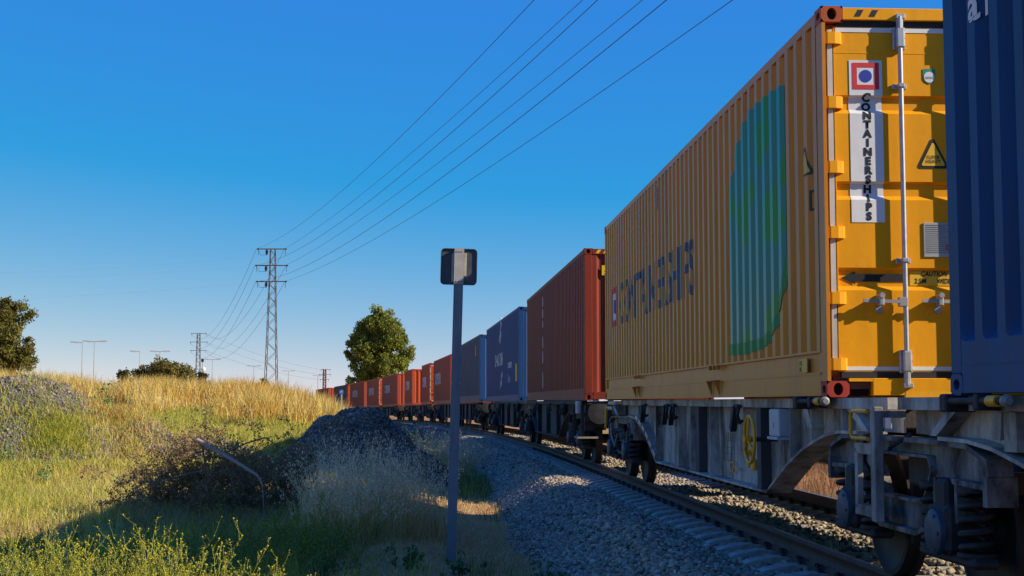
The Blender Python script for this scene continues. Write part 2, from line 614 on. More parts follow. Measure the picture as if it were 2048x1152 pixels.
# keep the sleepers' upper faces and the rails free
ph = np.abs(((yp_ - 4.0 + 0.3) % 0.6) - 0.3)
on_sleeper = (np.abs(up_) < 1.33) & (ph < 0.14)
near_rail = np.abs(np.abs(up_) - GA) < 0.09
thin = (up_ > 2.75) & (rng.random(len(up_)) < 0.5)
keep = ~(on_sleeper & (rng.random(len(up_)) > 0.03)) & ~near_rail & ~thin
Pp, sz = Pp[keep], sz[keep]
Pp[:, 2] += sz * 0.25 + rng.uniform(0, 0.015, len(sz))
so = stones(Pp, sz, stone_tint(len(Pp)), 'ballast_stones', M_stone)
tag(so, 'loose grey crushed stones covering the railway bed', 'ballast stones', kind='stuff')

# ------------------------------------------------------------------ shipping containers
GRIME = (0.10, 0.08, 0.06)
def paint(name, c, **k):
    a = dict(rough=0.55, spec=0.18, var=0.10, scale=2.2, dirt=GRIME, dirt_amt=0.35, dirt_scale=2.0, streak=5.0, bump=0.08, bump_scale=12)
    a.update(k)
    return mat(name, c, **a)
M_yellow = paint('yellow_container_paint', (0.78, 0.325, 0.004), dirt=(0.30, 0.11, 0.015), dirt_amt=0.30, rust=0.03)
M_yellow_shade = paint('shade_toned_yellow_paint', (0.58, 0.210, 0.010), dirt=(0.30, 0.10, 0.02), dirt_amt=0.42, rough=0.42, spec=0.32, rust=0.05)  # darker orange copy of the yellow, with the side's shade put into the colour
M_redox = paint('red_oxide_container_paint', (0.20, 0.030, 0.014), dirt=(0.08, 0.022, 0.016), dirt_amt=0.45)
M_blue = paint('blue_container_paint', (0.012, 0.052, 0.16), dirt=(0.03, 0.045, 0.075), dirt_amt=0.4)
M_navy = paint('navy_container_paint', (0.014, 0.068, 0.17), dirt=(0.035, 0.06, 0.09), dirt_amt=0.5, dirt_scale=3.5, rust=0.22)
M_blue2 = paint('faded_blue_container_paint', (0.035, 0.058, 0.11), dirt=(0.09, 0.07, 0.055), dirt_amt=0.6)
M_orange = paint('orange_red_container_paint', (0.42, 0.060, 0.016), dirt=(0.14, 0.06, 0.04), dirt_amt=0.5, rust=0.1)
M_orange2 = paint('rusty_red_container_paint', (0.36, 0.050, 0.020), dirt=(0.13, 0.055, 0.04), dirt_amt=0.6, rust=0.2)
M_brown = paint('dark_brown_container_paint', (0.10, 0.05, 0.045), dirt=(0.06, 0.05, 0.05), dirt_amt=0.5)
M_castred = paint('red_casting_paint', (0.36, 0.045, 0.03), rust=0.35)
M_castor = paint('rusty_orange_casting_paint', (0.40, 0.09, 0.025), rust=0.35)
M_black = mat('black_rubber', (0.018, 0.018, 0.018), 0.7)
M_hole = mat('dark_void', (0.012, 0.010, 0.010), 0.9)
M_white = paint('white_print', (0.68, 0.68, 0.66), dirt_amt=0.2)
M_blackp = mat('black_print', (0.015, 0.015, 0.018), 0.5)
M_redp = mat('red_print', (0.62, 0.03, 0.03), 0.5)
M_bluep = mat('blue_print', (0.02, 0.04, 0.30), 0.5)
M_navyp = mat('navy_print', (0.012, 0.020, 0.07), 0.42, spec=0.3)
M_greenp = mat('green_print', (0.02, 0.22, 0.15), 0.5)
M_yellowp = mat('yellow_print', (0.72, 0.42, 0.02), 0.5)
M_greyp = mat('grey_data_plate', (0.42, 0.43, 0.44), 0.45, 0.4)
M_galv = mat('galvanised_steel', (0.42, 0.42, 0.43), 0.45, 0.6, var=0.2, scale=12, dirt=(0.16, 0.12, 0.10), dirt_amt=0.35, dirt_scale=6)
M_pale = paint('faded_white_print', (0.50, 0.49, 0.46), dirt_amt=0.4)

PITCHC, DEPTH = 0.278, 0.032
def corr_breaks(y0, y1, pitch=PITCHC):
    """break points (position, inward depth 0..1) of a trapezoid corrugation"""
    n = max(1, round((y1 - y0) / pitch))
    p = (y1 - y0) / n
    out = []
    for i in range(n):
        a = y0 + i * p
        out += [(a, 0), (a + 0.34 * p, 0), (a + 0.50 * p, 1), (a + 0.84 * p, 1)]
    out.append((y1, 0))
    return out

def casting_mesh(m, sx, sy, sz_, name='corner_casting'):
    """an iron corner block with oval holes in its two outer sides; sx, sy, sz_ are the outward directions"""
    mb = MB()
    w, d, h = 0.162, 0.178, 0.118
    # build for outward = (-x, -y), then mirror
    def holed(c, ax, hw, hh, rw, rh, nrm):
        n = 16
        rect, oval = [], []
        for k in range(n):
            t = 2 * PI * k / n
            a, b = math.cos(t), math.sin(t)
            q = max(abs(a) / hw, abs(b) / hh)
            rect.append((a / q, b / q))
            oval.append((a * rw, b * rh))
        mk = lambda p, dep: Vector(c) + ax[0] * p[0] + ax[1] * p[1] - nrm * dep
        vs = [mk(p, 0) for p in rect] + [mk(p, 0) for p in oval] + [mk(p, 0.05) for p in oval]
        fs = []
        for k in range(n):
            k2 = (k + 1) % n
            fs.append((k, k2, n + k2, n + k))
            fs.append((n + k, n + k2, 2 * n + k2, 2 * n + k))
        fs.append(tuple(2 * n + k for k in range(n)))
        mb.add(vs, fs)
    X, Y, Z = Vector((1, 0, 0)), Vector((0, 1, 0)), Vector((0, 0, 1))
    holed((w / 2, 0, h / 2), (X, Z), w / 2, h / 2, 0.036, 0.046, -Y)
    holed((0, d / 2, h / 2), (Y, Z), d / 2, h / 2, 0.045, 0.030, -X)
    mb.add([(0, 0, 0), (w, 0, 0), (w, d, 0), (0, d, 0)], [(0, 3, 2, 1)])
    mb.add([(0, 0, h), (w, 0, h), (w, d, h), (0, d, h)], [(0, 1, 2, 3)])
    mb.add([(w, 0, 0), (w, d, 0), (w, d, h), (w, 0, h)], [(0, 1, 2, 3)])
    mb.add([(0, d, 0), (w, d, 0), (w, d, h), (0, d, h)], [(0, 1, 2, 3)])
    mb.v = [(v[0] * -sx, v[1] * -sy, v[2] if sz_ > 0 else v[2]) for v in mb.v]
    me = mb.mesh(name, m)
    me.materials.append(M_hole)
    for p in me.polygons:
        if len(p.vertices) == 16:
            p.material_index = 1
    return me

def text_mesh(body, size=1.0, bold=0.0, shear=0.0, align='LEFT', xscale=1.0, space=1.0):
    cu = bpy.data.curves.new('txt', 'FONT')
    cu.body = body
    cu.size = size
    cu.offset = bold
    cu.shear = shear
    cu.align_x = align
    cu.space_character = space
    cu.resolution_u = 3
    ob = bpy.data.objects.new('txt', cu)
    COL.objects.link(ob)
    me = bpy.data.meshes.new_from_object(ob)
    bpy.data.objects.remove(ob)
    for v in me.vertices:
        v.co.x *= xscale
    return me

def flat_poly(pts):
    me = bpy.data.meshes.new('poly')
    me.from_pydata([(a, b, 0) for a, b in pts], [], [tuple(range(len(pts)))])
    return me

def poly_ring(outer, inner):
    n = len(outer)
    me = bpy.data.meshes.new('ring')
    me.from_pydata([(a, b, 0) for a, b in outer] + [(a, b, 0) for a, b in inner], [],
                   [(i, (i + 1) % n, (i + 1) % n + n, i + n) for i in range(n)])
    return me

def rect(x0, x1, z0, z1):
    return [(x0, z0), (x1, z0), (x1, z1), (x0, z1)]

def circle(cx, cz, r, n=24):
    return [(cx + r * math.cos(2 * PI * i / n), cz + r * math.sin(2 * PI * i / n)) for i in range(n)]

def join_flat(meshes_offs):
    bm = bmesh.new()
    for me, (ox, oz) in meshes_offs:
        n0 = len(bm.verts)
        bm.from_mesh(me)
        bm.verts.ensure_lookup_table()
        for v in bm.verts[n0:]:
            v.co.x += ox
            v.co.y += oz
    me = bpy.data.meshes.new('joined')
    bm.to_mesh(me)
    bm.free()
    return me

def side_decal(name, me, y_far, z0, Wd, breaks, m, parent, lift=0.003, left=True):
    """lays flat print (x to the reader's right, y up) on the corrugated left side, following every fold"""
    bm = bmesh.new()
    bm.from_mesh(me)
    for v in bm.verts:
        v.co = Vector((0, y_far - v.co.x, z0 + v.co.y))
    lo = min(v.co.y for v in bm.verts)
    hi = max(v.co.y for v in bm.verts)
    bp = [b[0] for b in breaks]
    for b in bp:
        if lo < b < hi:
            bmesh.ops.bisect_plane(bm, geom=bm.verts[:] + bm.edges[:] + bm.faces[:], plane_co=(0, b, 0), plane_no=(0, 1, 0), dist=1e-5)
    dd = [b[1] for b in breaks]
    for v in bm.verts:
        v.co.x = -Wd / 2 + DEPTH * float(np.interp(v.co.y, bp, dd)) - lift
    out = bpy.data.meshes.new(name)
    bmesh.ops.recalc_face_normals(bm, faces=bm.faces[:])
    bm.to_mesh(out)
    bm.free()
    out.materials.append(m)
    return link(name, out, parent)

def end_decal(name, me, x0, z0, m, parent, yfun=None, lift=0.004, zbreaks=()):
    bm = bmesh.new()
    bm.from_mesh(me)
    for v in bm.verts:
        v.co = Vector((x0 + v.co.x, 0, z0 + v.co.y))
    for b in zbreaks:
        bmesh.ops.bisect_plane(bm, geom=bm.verts[:] + bm.edges[:] + bm.faces[:], plane_co=(0, 0, b), plane_no=(0, 0, 1), dist=1e-5)
    for v in bm.verts:
        v.co.y = (yfun(v.co.z) if yfun else 0.0) - lift
    out = bpy.data.meshes.new(name)
    bmesh.ops.recalc_face_normals(bm, faces=bm.faces[:])
    bm.to_mesh(out)
    bm.free()
    out.materials.append(m)
    return link(name, out, parent)

class Box:
    pass

def container(Yn, Yf, H, Wd, m, label, near='wall', rail_h=0.17, group=None, m_end=None, cast=None, m_rail=None, pitch=PITCHC, zoff=0.0, name='shipping_container', detail=True, grooves=False):
    xn, xf = float(track_x(Yn)), float(track_x(Yf))
    zn, zf = float(track_z(Yn)), float(track_z(Yf))
    v = Vector((xf - xn, Yf - Yn, zf - zn))
    L = v.length
    root = empty(name, (xn, Yn, zn + DECK + zoff), 0, label, 'container', group)
    root.rotation_euler = (math.asin(v.z / L), 0, math.atan2(-v.x, v.y))
    m_end = m_end or m
    cast = cast or m
    m_rail = m_rail or m
    hw = Wd / 2
    B = Box()
    B.root, B.L, B.W, B.H = root, L, Wd, H
    zb, zt = rail_h, H - 0.075
    y0, y1 = 0.175, L - 0.175
    br = corr_breaks(y0, y1, pitch)
    B.br = br
    # corrugated sides
    for sgn in (-1, 1):
        V, F = [], []
        if grooves and sgn < 0:
            zr = [zb] + [zb + 0.13 + 0.02 * k for k in range(6)] + [zt - 0.12 + 0.02 * k for k in range(6)] + [zt]
            rnd = [0, 0, 0.45, 0.75, 0.92, 1, 1, 1, 1, 0.92, 0.75, 0.45, 0, 0]
        else:
            zr, rnd = [zb, zt], [1, 1]
        for (yy_, d_) in br:
            for z_, q_ in zip(zr, rnd):
                V.append((sgn * (hw - (0.062 if grooves else DEPTH) * d_ * q_), yy_, z_))
        nr = len(zr)
        for i in range(len(br) - 1):
            for j in range(nr - 1):
                F.append((i * nr + j, (i + 1) * nr + j, (i + 1) * nr + j + 1, i * nr + j + 1))
        MB().add(V, F).build('side_panel', m, root)
    # roof, floor
    MB().box(-hw + 0.05, hw - 0.05, 0.10, L - 0.10, H - 0.055, H - 0.02).build('roof', m, root)
    MB().box(-hw + 0.06, hw - 0.06, 0.06, L - 0.06, 0.06, 0.15).build('floor', M_brown, root)
    for sgn in (-1, 1):
        x0, x1 = sorted((sgn * (hw - 0.002), sgn * (hw - 0.06)))
        MB().box(x0, x1, 0.16, L - 0.16, H - 0.08, H - 0.006, 0.004).build('top_rail', m_rail, root)
        b = MB()
        if rail_h > 0.25:
            xa, xb = sorted((sgn * (hw - 0.004), sgn * (hw - 0.05)))
            b.box(xa, xb, 0.16, L - 0.16, 0.010, rail_h * 0.52)
            xa, xb = sorted((sgn * (hw - 0.03), sgn * (hw - 0.06)))
            b.box(xa, xb, 0.16, L - 0.16, rail_h * 0.52, rail_h + 0.003)
            xa, xb = sorted((sgn * (hw + 0.004), sgn * (hw - 0.05)))
            b.box(xa, xb, 0.17, L - 0.17, rail_h * 0.50, rail_h * 0.545)
            xa, xb = sorted((sgn * (hw + 0.002), sgn * (hw - 0.05)))
            b.box(xa, xb, 0.17, L - 0.17, rail_h - 0.006, rail_h + 0.012)
        else:
            xa, xb = sorted((sgn * (hw - 0.002), sgn * (hw - 0.05)))
            b.box(xa, xb, 0.16, L - 0.16, 0.010, rail_h + 0.004, 0.004)
        b.build('bottom_rail', m_rail, root)
    # corner posts and castings
    for sgn in (-1, 1):
        for ye, sy in ((0, -1), (L, 1)):
            xa, xb = sorted((sgn * (hw - 0.004), sgn * (hw - 0.15)))
            ya, yb_ = sorted((ye - sy * 0.004, ye - sy * 0.16))
            if near == 'door' and sy < 0:
                # the post of a door end: a J section, open towards the hinges
                b = MB()
                xo, xi = sgn * (hw - 0.004), sgn * (hw - 0.03)
                b.box(min(xo, xi), max(xo, xi), ya, ya + 0.20, 0.118, H - 0.118)
                xi2 = sgn * (hw - 0.05)
                b.box(min(sgn * (hw - 0.03), sgn * (hw - 0.14)), max(sgn * (hw - 0.03), sgn * (hw - 0.14)), ya + 0.10, ya + 0.16, 0.118, H - 0.118)
                b.build('corner_post', m_rail, root)
            else:
                MB().box(xa, xb, ya, yb_, 0.118, H - 0.118, 0.006).build('corner_post', m_end if sy < 0 else m, root)
            for zc, sz_ in ((0, -1), (H - 0.118, 1)):
                if not detail and sy > 0:
                    continue
                c = link('corner_casting', casting_mesh(cast, sgn, sy, sz_), root)
                c.location = (sgn * hw, ye, zc)
    # far end wall
    MB().box(-hw + 0.12, hw - 0.12, L - 0.09, L - 0.05, 0.12, H - 0.08).build('end_wall', m, root)
    B.yf = lambda z: 0.0
    if near == 'wall':
        br2 = corr_breaks(-hw + 0.13, hw - 0.13, 0.30)
        V, F = [], []
        for (xx_, d_) in br2:
            V += [(xx_, 0.02 + 0.045 * d_, 0.14), (xx_, 0.02 + 0.045 * d_, H - 0.11)]
        for i in range(len(br2) - 1):
            F.append((2 * i, 2 * i + 2, 2 * i + 3, 2 * i + 1))
        MB().add(V, F).build('end_wall', m_end, root)
        MB().box(-hw + 0.165, hw - 0.165, 0.006, 0.07, H - 0.115, H - 0.01, 0.004).build('header', m_end, root)
        MB().box(-hw + 0.165, hw - 0.165, 0.006, 0.07, 0.015, 0.155, 0.004).build('sill', m_end, root)
    else:
        door_end(B, m_end, detail)
    return B

RIBS = [(0.775, 0.925), (1.445, 1.565), (2.09, 2.21)]
def door_end(B, m, detail=True):
    root, hw, H = B.root, B.W / 2, B.H
    sc = (H - 0.24) / 2.656
    zd0, zd1 = 0.185, H - 0.145
    path = [(0.0, zd0)]
    for a, b in RIBS:
        a, b = a * sc + 0.02, b * sc + 0.02
        path += [(0.0, a - 0.012), (0.032, a + 0.020), (0.032, b - 0.01), (0.0, b + 0.005)]
    path += [(0.0, zd1)]
    YD = 0.045
    B.YD = YD
    B.zb = [p[1] for p in path]
    pz = [p[1] for p in path]
    py = [p[0] for p in path]
    B.yf = lambda z: YD + float(np.interp(z, pz, py))
    for k, (xa, xb) in enumerate(((-hw + 0.105, -0.008), (0.008, hw - 0.105))):
        V, F = [], []
        for (yy_, zz_) in path:
            V += [(xa, YD + yy_, zz_), (xb, YD + yy_, zz_)]
        for i in range(len(path) - 1):
            F.append((2 * i, 2 * i + 1, 2 * i + 3, 2 * i + 2))
        mb = MB().add(V, F)
        # turned edges so that the leaf has thickness
        for xx_ in (xa, xb):
            mb.box(xx_ - 0.004, xx_ + 0.004, YD - 0.001, YD + 0.06, zd0, zd1)
        mb.box(xa, xb, YD - 0.002, YD + 0.05, zd1 - 0.20, zd1 - 0.192)
        leaf = mb.build('door_leaf', m, root)
        if not detail:
            continue
        s = 1 if k == 0 else -1
        # gaskets and pale edge strips
        for nm, z0, z1, yy_, mm in (('gasket', zd1 + 0.002, zd1 + 0.045, 0.035, M_black), ('gasket', zd0 - 0.045, zd0 - 0.002, 0.035, M_black),
                                    ('reflective_strip', zd1 - 0.04, zd1 - 0.006, YD - 0.004, M_white), ('reflective_strip', zd0 + 0.01, zd0 + 0.038, YD - 0.004, M_white)):
            MB().box(xa + 0.012, xb - 0.012, yy_, YD + 0.03, z0, z1).build(nm, mm, leaf)
        xe = xa if k == 0 else xb
        x0_, x1_ = sorted((xe - s * 0.052, xe - s * 0.014))
        MB().box(x0_, x1_, YD - 0.006, YD + 0.03, zd0 + 0.02, zd1 - 0.02).build('door_edge_strip', M_pale, leaf)
        # hinges: curved lugs that wrap from the post onto the leaf
        for zc in np.linspace(0.24, H - 0.235, 6):
            hb = MB()
            arc = [(-0.088, 0.028), (-0.075, -0.008), (-0.055, -0.016), (0.0, -0.016), (0.04, -0.004), (0.06, 0.022), (0.062, 0.046)]
            for i in range(len(arc) - 1):
                (ax_, ay_), (bx_, by_) = arc[i], arc[i + 1]
                for zz0, zz1 in ((zc - 0.044, zc + 0.044),):
                    vs = [(xe + s * ax_, YD + ay_ - 0.02, zz0), (xe + s * bx_, YD + by_ - 0.02, zz0), (xe + s * bx_, YD + by_ - 0.02, zz1), (xe + s * ax_, YD + ay_ - 0.02, zz1)]
                    vi = [(v[0], v[1] + 0.035, v[2]) for v in vs]
                    hb.add(vs + vi, [(0, 1, 2, 3), (4, 7, 6, 5), (0, 4, 5, 1), (3, 2, 6, 7), (0, 3, 7, 4), (1, 5, 6, 2)])
            hb.lathe([(-0.042, 0.014), (0.042, 0.014)], (xe - s * 0.075, YD - 0.012, zc), 'z', 10)
            hb.build('hinge', m, leaf)
        # locking bars with their keepers, guides and handles
        for xr in ((0.475, 0.86) if k else (-0.66, -0.22)):
            rod = MB()
            yr = YD - 0.048
            rod.tube([(xr, yr, 0.095), (xr, yr, H - 0.085)], 0.0185, 12)
            rod = rod.build('locking_bar', M_galv, leaf, smooth=True)
            for zc, hh in ((zd0 + 0.075, 0.085), (zd1 - 0.09, 0.085)):
                g = MB().box(xr - 0.047, xr + 0.047, YD - 0.034, YD, zc - hh, zc + hh, 0.006)
                g.box(xr - 0.03, xr + 0.03, YD - 0.074, YD - 0.028, zc - hh * 0.9, zc + hh * 0.9, 0.01)
                for bx_ in (-0.038, 0.038):
                    for bz_ in (-0.06, 0.0, 0.06):
                        g.lathe([(0, 0.007), (-0.009, 0.007)], (xr + bx_, YD - 0.034, zc + bz_), 'y', 6)
                g.build('bar_bracket', M_galv, rod)
            for zc in (1.0, 2.30):
                g = MB().box(xr - 0.055, xr + 0.055, YD - 0.02, YD, zc - 0.02, zc + 0.02, 0.005)
                g.box(xr - 0.026, xr + 0.026, YD - 0.074, YD - 0.018, zc - 0.018, zc + 0.018, 0.008)
                g.build('bar_guide', M_galv, rod)
            for zc, sgn in ((0.085, 1), (H - 0.075, -1)):
                g = MB().box(xr - 0.03, xr + 0.04, yr - 0.02, yr + 0.03, zc - 0.02, zc + 0.02, 0.006)
                g.box(xr - 0.055, xr + 0.055, yr + 0.02, YD - 0.005, zc - 0.03, zc + 0.03, 0.004)
                g.tube([(xr, yr, zc), (xr, yr, zc + sgn * 0.09)], 0.025, 10)
                g.build('bar_cam', M_galv, rod)
            hz = 0.695
            g = MB().box(xr - 0.055, xr + 0.012, yr - 0.022, yr + 0.02, hz - 0.035, hz + 0.035, 0.005)
            g.obox(Matrix.Translation((xr, yr - 0.018, hz)) @ Matrix.Rotation(math.radians(1.5), 4, 'Y'), -0.32, -0.04, -0.008, 0.008, -0.012, 0.012)
            g.build('handle', M_galv, rod)
            g = MB().lathe([(0, 0.03), (-0.016, 0.028)], (xr - 0.185, YD, hz - 0.055), 'y', 14)
            g.box(xr - 0.203, xr - 0.167, YD - 0.085, YD, hz - 0.03, hz + 0.06, 0.008)
            g.lathe([(0, 0.024), (-0.03, 0.02)], (xr - 0.185, YD - 0.07, hz + 0.045), 'y', 12)
            g.build('handle_retainer', M_galv, leaf)
    hd = MB().box(-hw + 0.164, hw - 0.164, 0.008, 0.09, H - 0.10, H - 0.008, 0.004)
    hd.build('header', m, root)
    s_ = MB().box(-hw + 0.34, hw - 0.34, 0.010, 0.09, 0.012, 0.138, 0.004)
    for sg in (-1, 1):
        xa, xb = sorted((sg * (hw - 0.165), sg * (hw - 0.34)))
        s_.box(xa, xb, 0.010, 0.09, 0.115, 0.138)
    s_.build('sill', m, root)
    for sg in (-1, 1):
        xa, xb = sorted((sg * (hw - 0.165), sg * (hw - 0.338)))
        MB().box(xa, xb, 0.12, 0.14, 0.01, 0.114).build('pocket_back', M_hole, root)
    MB().box(-hw + 0.1, hw - 0.1, 0.12, 0.14, 0.12, H - 0.09).build('door_back', M_black, root)

# --- the yellow container, doors towards the camera
Yc = container(10.42, 23.88, 2.896, 2.50, M_yellow, 'yellow corrugated container with double doors and a green paint patch on its side',
               near='door', rail_h=0.335, cast=M_castred, m_rail=M_yellow_shade)
R = Yc.root
for o in R.children:
    if o.name.startswith('side_panel'):
        o.data.materials[0] = M_yellow_shade
    if o.name.startswith('corner_casting') and o.location.z > 1:
        o.data.materials[0] = M_castor
hwY = 1.25
yf, zbk = Yc.yf, Yc.zb
# the white strip with the emblem and the upright lettering
end_decal('white_strip', flat_poly(rect(0, 0.25, 0, 1.215)), -1.035, 1.285, M_white, R, yf, 0.004, zbk)
end_decal('emblem_frame', poly_ring(rect(0, 0.2, 0, 0.2), rect(0.034, 0.166, 0.034, 0.166)), -1.010, 2.28, M_redp, R, yf, 0.0065, zbk)
end_decal('emblem_disc', flat_poly(circle(0, 0, 0.047)), -0.910, 2.38, M_bluep, R, yf, 0.0065, zbk)
word = 'CONTAINERSHIPS'
for i, ch in enumerate(word):
    tm = text_mesh(ch, 0.078, 0.0048, 0, 'CENTER', 1.05)
    end_decal('letter', tm, -0.905, 2.195 - i * 0.0685, M_blackp, R, yf, 0.0065, zbk)
# super heavy triangle
def rtri(cx, z0, w, h, r):
    pts = []
    for (px_, pz_, a0) in ((cx - w / 2 + r * 1.6, z0 + r, 150), (cx + w / 2 - r * 1.6, z0 + r, -90), (cx, z0 + h - r * 1.7, 30)):
        for k in range(5):
            t = math.radians(a0 + k * 30)
            pts.append((px_ + r * math.cos(t), pz_ + r * math.sin(t)))
    return pts
end_decal('warning_triangle', flat_poly(rtri(0, 0, 0.245, 0.235, 0.018)), -0.415, 1.69, M_blackp, R, yf, 0.004, zbk)
end_decal('warning_triangle_field', flat_poly(rtri(0, 0.020, 0.185, 0.178, 0.010)), -0.415, 1.69, M_yellowp, R, yf, 0.0065, zbk)
end_decal('lettering', text_mesh('SUPER', 0.036, 0.0004, 0, 'CENTER'), -0.415, 1.762, M_blackp, R, yf, 0.009, zbk)
end_decal('lettering', text_mesh('HEAVY', 0.036, 0.0004, 0, 'CENTER'), -0.415, 1.730, M_blackp, R, yf, 0.009, zbk)
# green round test badge
end_decal('test_badge', flat_poly([(-0.048, 0.0), (-0.035, -0.045), (0, -0.062), (0.035, -0.045), (0.048, 0), (0.048, 0.055), (-0.048, 0.055)]), -0.43, 2.385, M_greenp, R, yf, 0.004, zbk)
end_decal('test_badge_disc', flat_poly(circle(0, 0, 0.041)), -0.43, 2.377, M_white, R, yf, 0.0065, zbk)
end_decal('lettering', text_mesh('DEKRA', 0.022, 0.0003, 0, 'CENTER'), -0.43, 2.365, M_greenp, R, yf, 0.009, zbk)
# data plate
MB().box(-0.50, -0.285, yf(1.15) - 0.010, yf(1.15) - 0.002, 1.03, 1.285, 0.002).build('data_plate', M_greyp, R)
ln = MB()
for k in range(15):
    ln.box(-0.488, -0.297 - 0.05 * random.random(), yf(1.15) - 0.0122, yf(1.15) - 0.0105, 1.265 - k * 0.0145, 1.2675 - k * 0.0145)
ln.build('data_plate_print', M_blackp, R)
end_decal('data_plate_emblem', poly_ring(rect(0, 0.034, 0, 0.034), rect(0.007, 0.027, 0.007, 0.027)), -0.335, 1.085, M_redp, R, lambda z: yf(1.15) - 0.008, 0.006)
# caution band in the lowest channel
end_decal('caution_band', flat_poly(rect(0, 0.78, 0, 0.105)), -0.60, 0.822, M_yellowp, R, yf, 0.004, zbk)
arrow = [(-1.115, 0.876), (-1.01, 0.924), (-1.01, 0.903), (-0.62, 0.903), (-0.62, 0.849), (-1.01, 0.849), (-1.01, 0.828)]
end_decal('arrow', flat_poly(arrow), 0, 0, M_blackp, R, yf, 0.0065, zbk)
end_decal('lettering', text_mesh('CAUTION', 0.052, 0.0012, 0.25, 'LEFT', 0.85), -0.52, 0.892, M_blackp, R, yf, 0.0065, zbk)
end_decal('lettering', text_mesh('2.5M', 0.052, 0.0012, 0.1, 'LEFT', 0.85), -0.565, 0.838, M_blackp, R, yf, 0.0065, zbk)
end_decal('lettering', text_mesh('WIDE', 0.052, 0.0012, 0.1, 'LEFT', 0.85), -0.40, 0.838, M_blackp, R, yf, 0.0065, zbk)
# black stripes on the header beside the casting
for k in range(2):
    x0 = -1.0 + k * 0.11
    MB().prism_y([(x0, 2.82), (x0 + 0.045, 2.82), (x0 + 0.075, 2.872), (x0 + 0.03, 2.872)], 0.0065, 0.0085).build('hazard_stripe', M_blackp, R)
# lettering along the side, following the folds
br = Yc.br
def sd(nm, me, yfar, z0, m, lift=0.003):
    return side_decal(nm, me, yfar, z0, 2.50, br, m, R, lift)
tm = text_mesh('CONTAINERSHIPS', 0.88, 0.014, 0, 'LEFT', 1.0)
wt = max(v.co.x for v in tm.vertices)
for v in tm.vertices:
    v.co.x *= 6.4 / wt
sd('side_lettering', tm, 11.65, 1.17, M_navyp)
sd('side_emblem_frame', poly_ring(rect(0, 0.62, 0, 0.62), rect(0.10, 0.52, 0.10, 0.52)), 12.55, 1.16, M_redp)
sd('side_emblem_field', poly_ring(rect(0.10, 0.52, 0.10, 0.52), rect(0.20, 0.42, 0.20, 0.42)), 12.55, 1.16, M_white)
sd('side_emblem_disc', flat_poly(rect(0.20, 0.42, 0.20, 0.42)), 12.55, 1.16, M_bluep)
sd('side_notice', flat_poly(rect(0, 0.14, 0, 0.34)), 12.95, 0.82, M_white)
sd('side_notice', flat_poly(rect(0, 0.10, 0, 0.30)), 7.85, 2.42, M_bluep)
# the sprayed-over patch: outline in metres from the door end and from the floor
patch = [(1.24, 1.15), (1.24, 1.6), (1.24, 2.1), (1.24, 2.58), (1.7, 2.61), (2.2, 2.62)]
patch += [(2.3 + 1.17 * math.sin(t), 1.45 + 1.17 * math.cos(t)) for t in np.linspace(0.08, PI / 2, 12)]
patch += [(3.47, 1.0), (3.47, 0.50), (2.8, 0.49), (2.2, 0.50)]
patch += [(2.15 - 0.91 * math.sin(t), 1.15 - 0.65 * math.cos(t)) for t in np.linspace(0.1, PI / 2 - 0.1, 9)]
M_patch = bpy.data.materials.new('teal_and_green_spray')
M_patch.use_nodes = True
pn = M_patch.node_tree.nodes
pl = M_patch.node_tree.links
pt = pn.new('ShaderNodeTexCoord')
pz_ = pn.new('ShaderNodeTexNoise')
pz_.inputs['Scale'].default_value = 1.5
pz_.inputs['Detail'].default_value = 1.5
pl.new(pt.outputs['Object'], pz_.inputs['Vector'])
pr = pn.new('ShaderNodeValToRGB')
pr.color_ramp.elements[0].position = 0.54
pr.color_ramp.elements[1].position = 0.57
pr.color_ramp.elements[0].color = (0.012, 0.22, 0.15, 1)
pr.color_ramp.elements[1].color = (0.010, 0.26, 0.035, 1)
pl.new(pz_.outputs['Fac'], pr.inputs['Fac'])
pl.new(pr.outputs[0], pn['Principled BSDF'].inputs['Base Color'])
pn['Principled BSDF'].inputs['Roughness'].default_value = 0.36
pm = flat_poly([(-a, b) for a, b in patch])
sd('paint_patch', pm, 0.0, 0.0, M_patch, 0.004)
M_edge = mat('green_spray', (0.02, 0.24, 0.05), 0.5)
arc_o = [(-(2.15 - 0.96 * math.sin(t)), 1.15 - 0.73 * math.cos(t)) for t in np.linspace(0.1, PI / 2, 9)]
arc_i = [(-(2.15 - 0.89 * math.sin(t)), 1.15 - 0.63 * math.cos(t)) for t in np.linspace(PI / 2, 0.1, 9)]
ed = [(-3.50, 0.41), (-2.7, 0.40)] + arc_o + arc_i + [(-2.7, 0.51), (-3.50, 0.52)]
sd('paint_patch_edge', flat_poly(ed), 0.0, 0.0, M_edge, 0.0065)
sd('side_warning', poly_ring(rtri(0, 0, 0.26, 0.24, 0.02), rtri(0, 0.02, 0.19, 0.18, 0.012)), 0.52, 1.70, M_blackp)
sd('side_warning_field', flat_poly(rtri(0, 0.02, 0.19, 0.18, 0.012)), 0.52, 1.70, M_yellowp)
sd('side_caution', poly_ring(rect(0, 0.16, 0, 0.16), rect(0.02, 0.14, 0.02, 0.14)), 0.44, 1.42, M_blackp)
MB().box(-1.2535, -1.247, 0.55, 0.80, 0.19, 0.30).build('code_panel', M_yellowp, R)
for kk, tx in enumerate(('C45', 'S45')):
    t_ = text_mesh(tx, 0.055, 0.0005)
    side_decal('lettering', t_, 0.78, 0.245 - kk * 0.048, 2.507, [(0, 0), (14, 0)], M_blackp, R, 0.003)
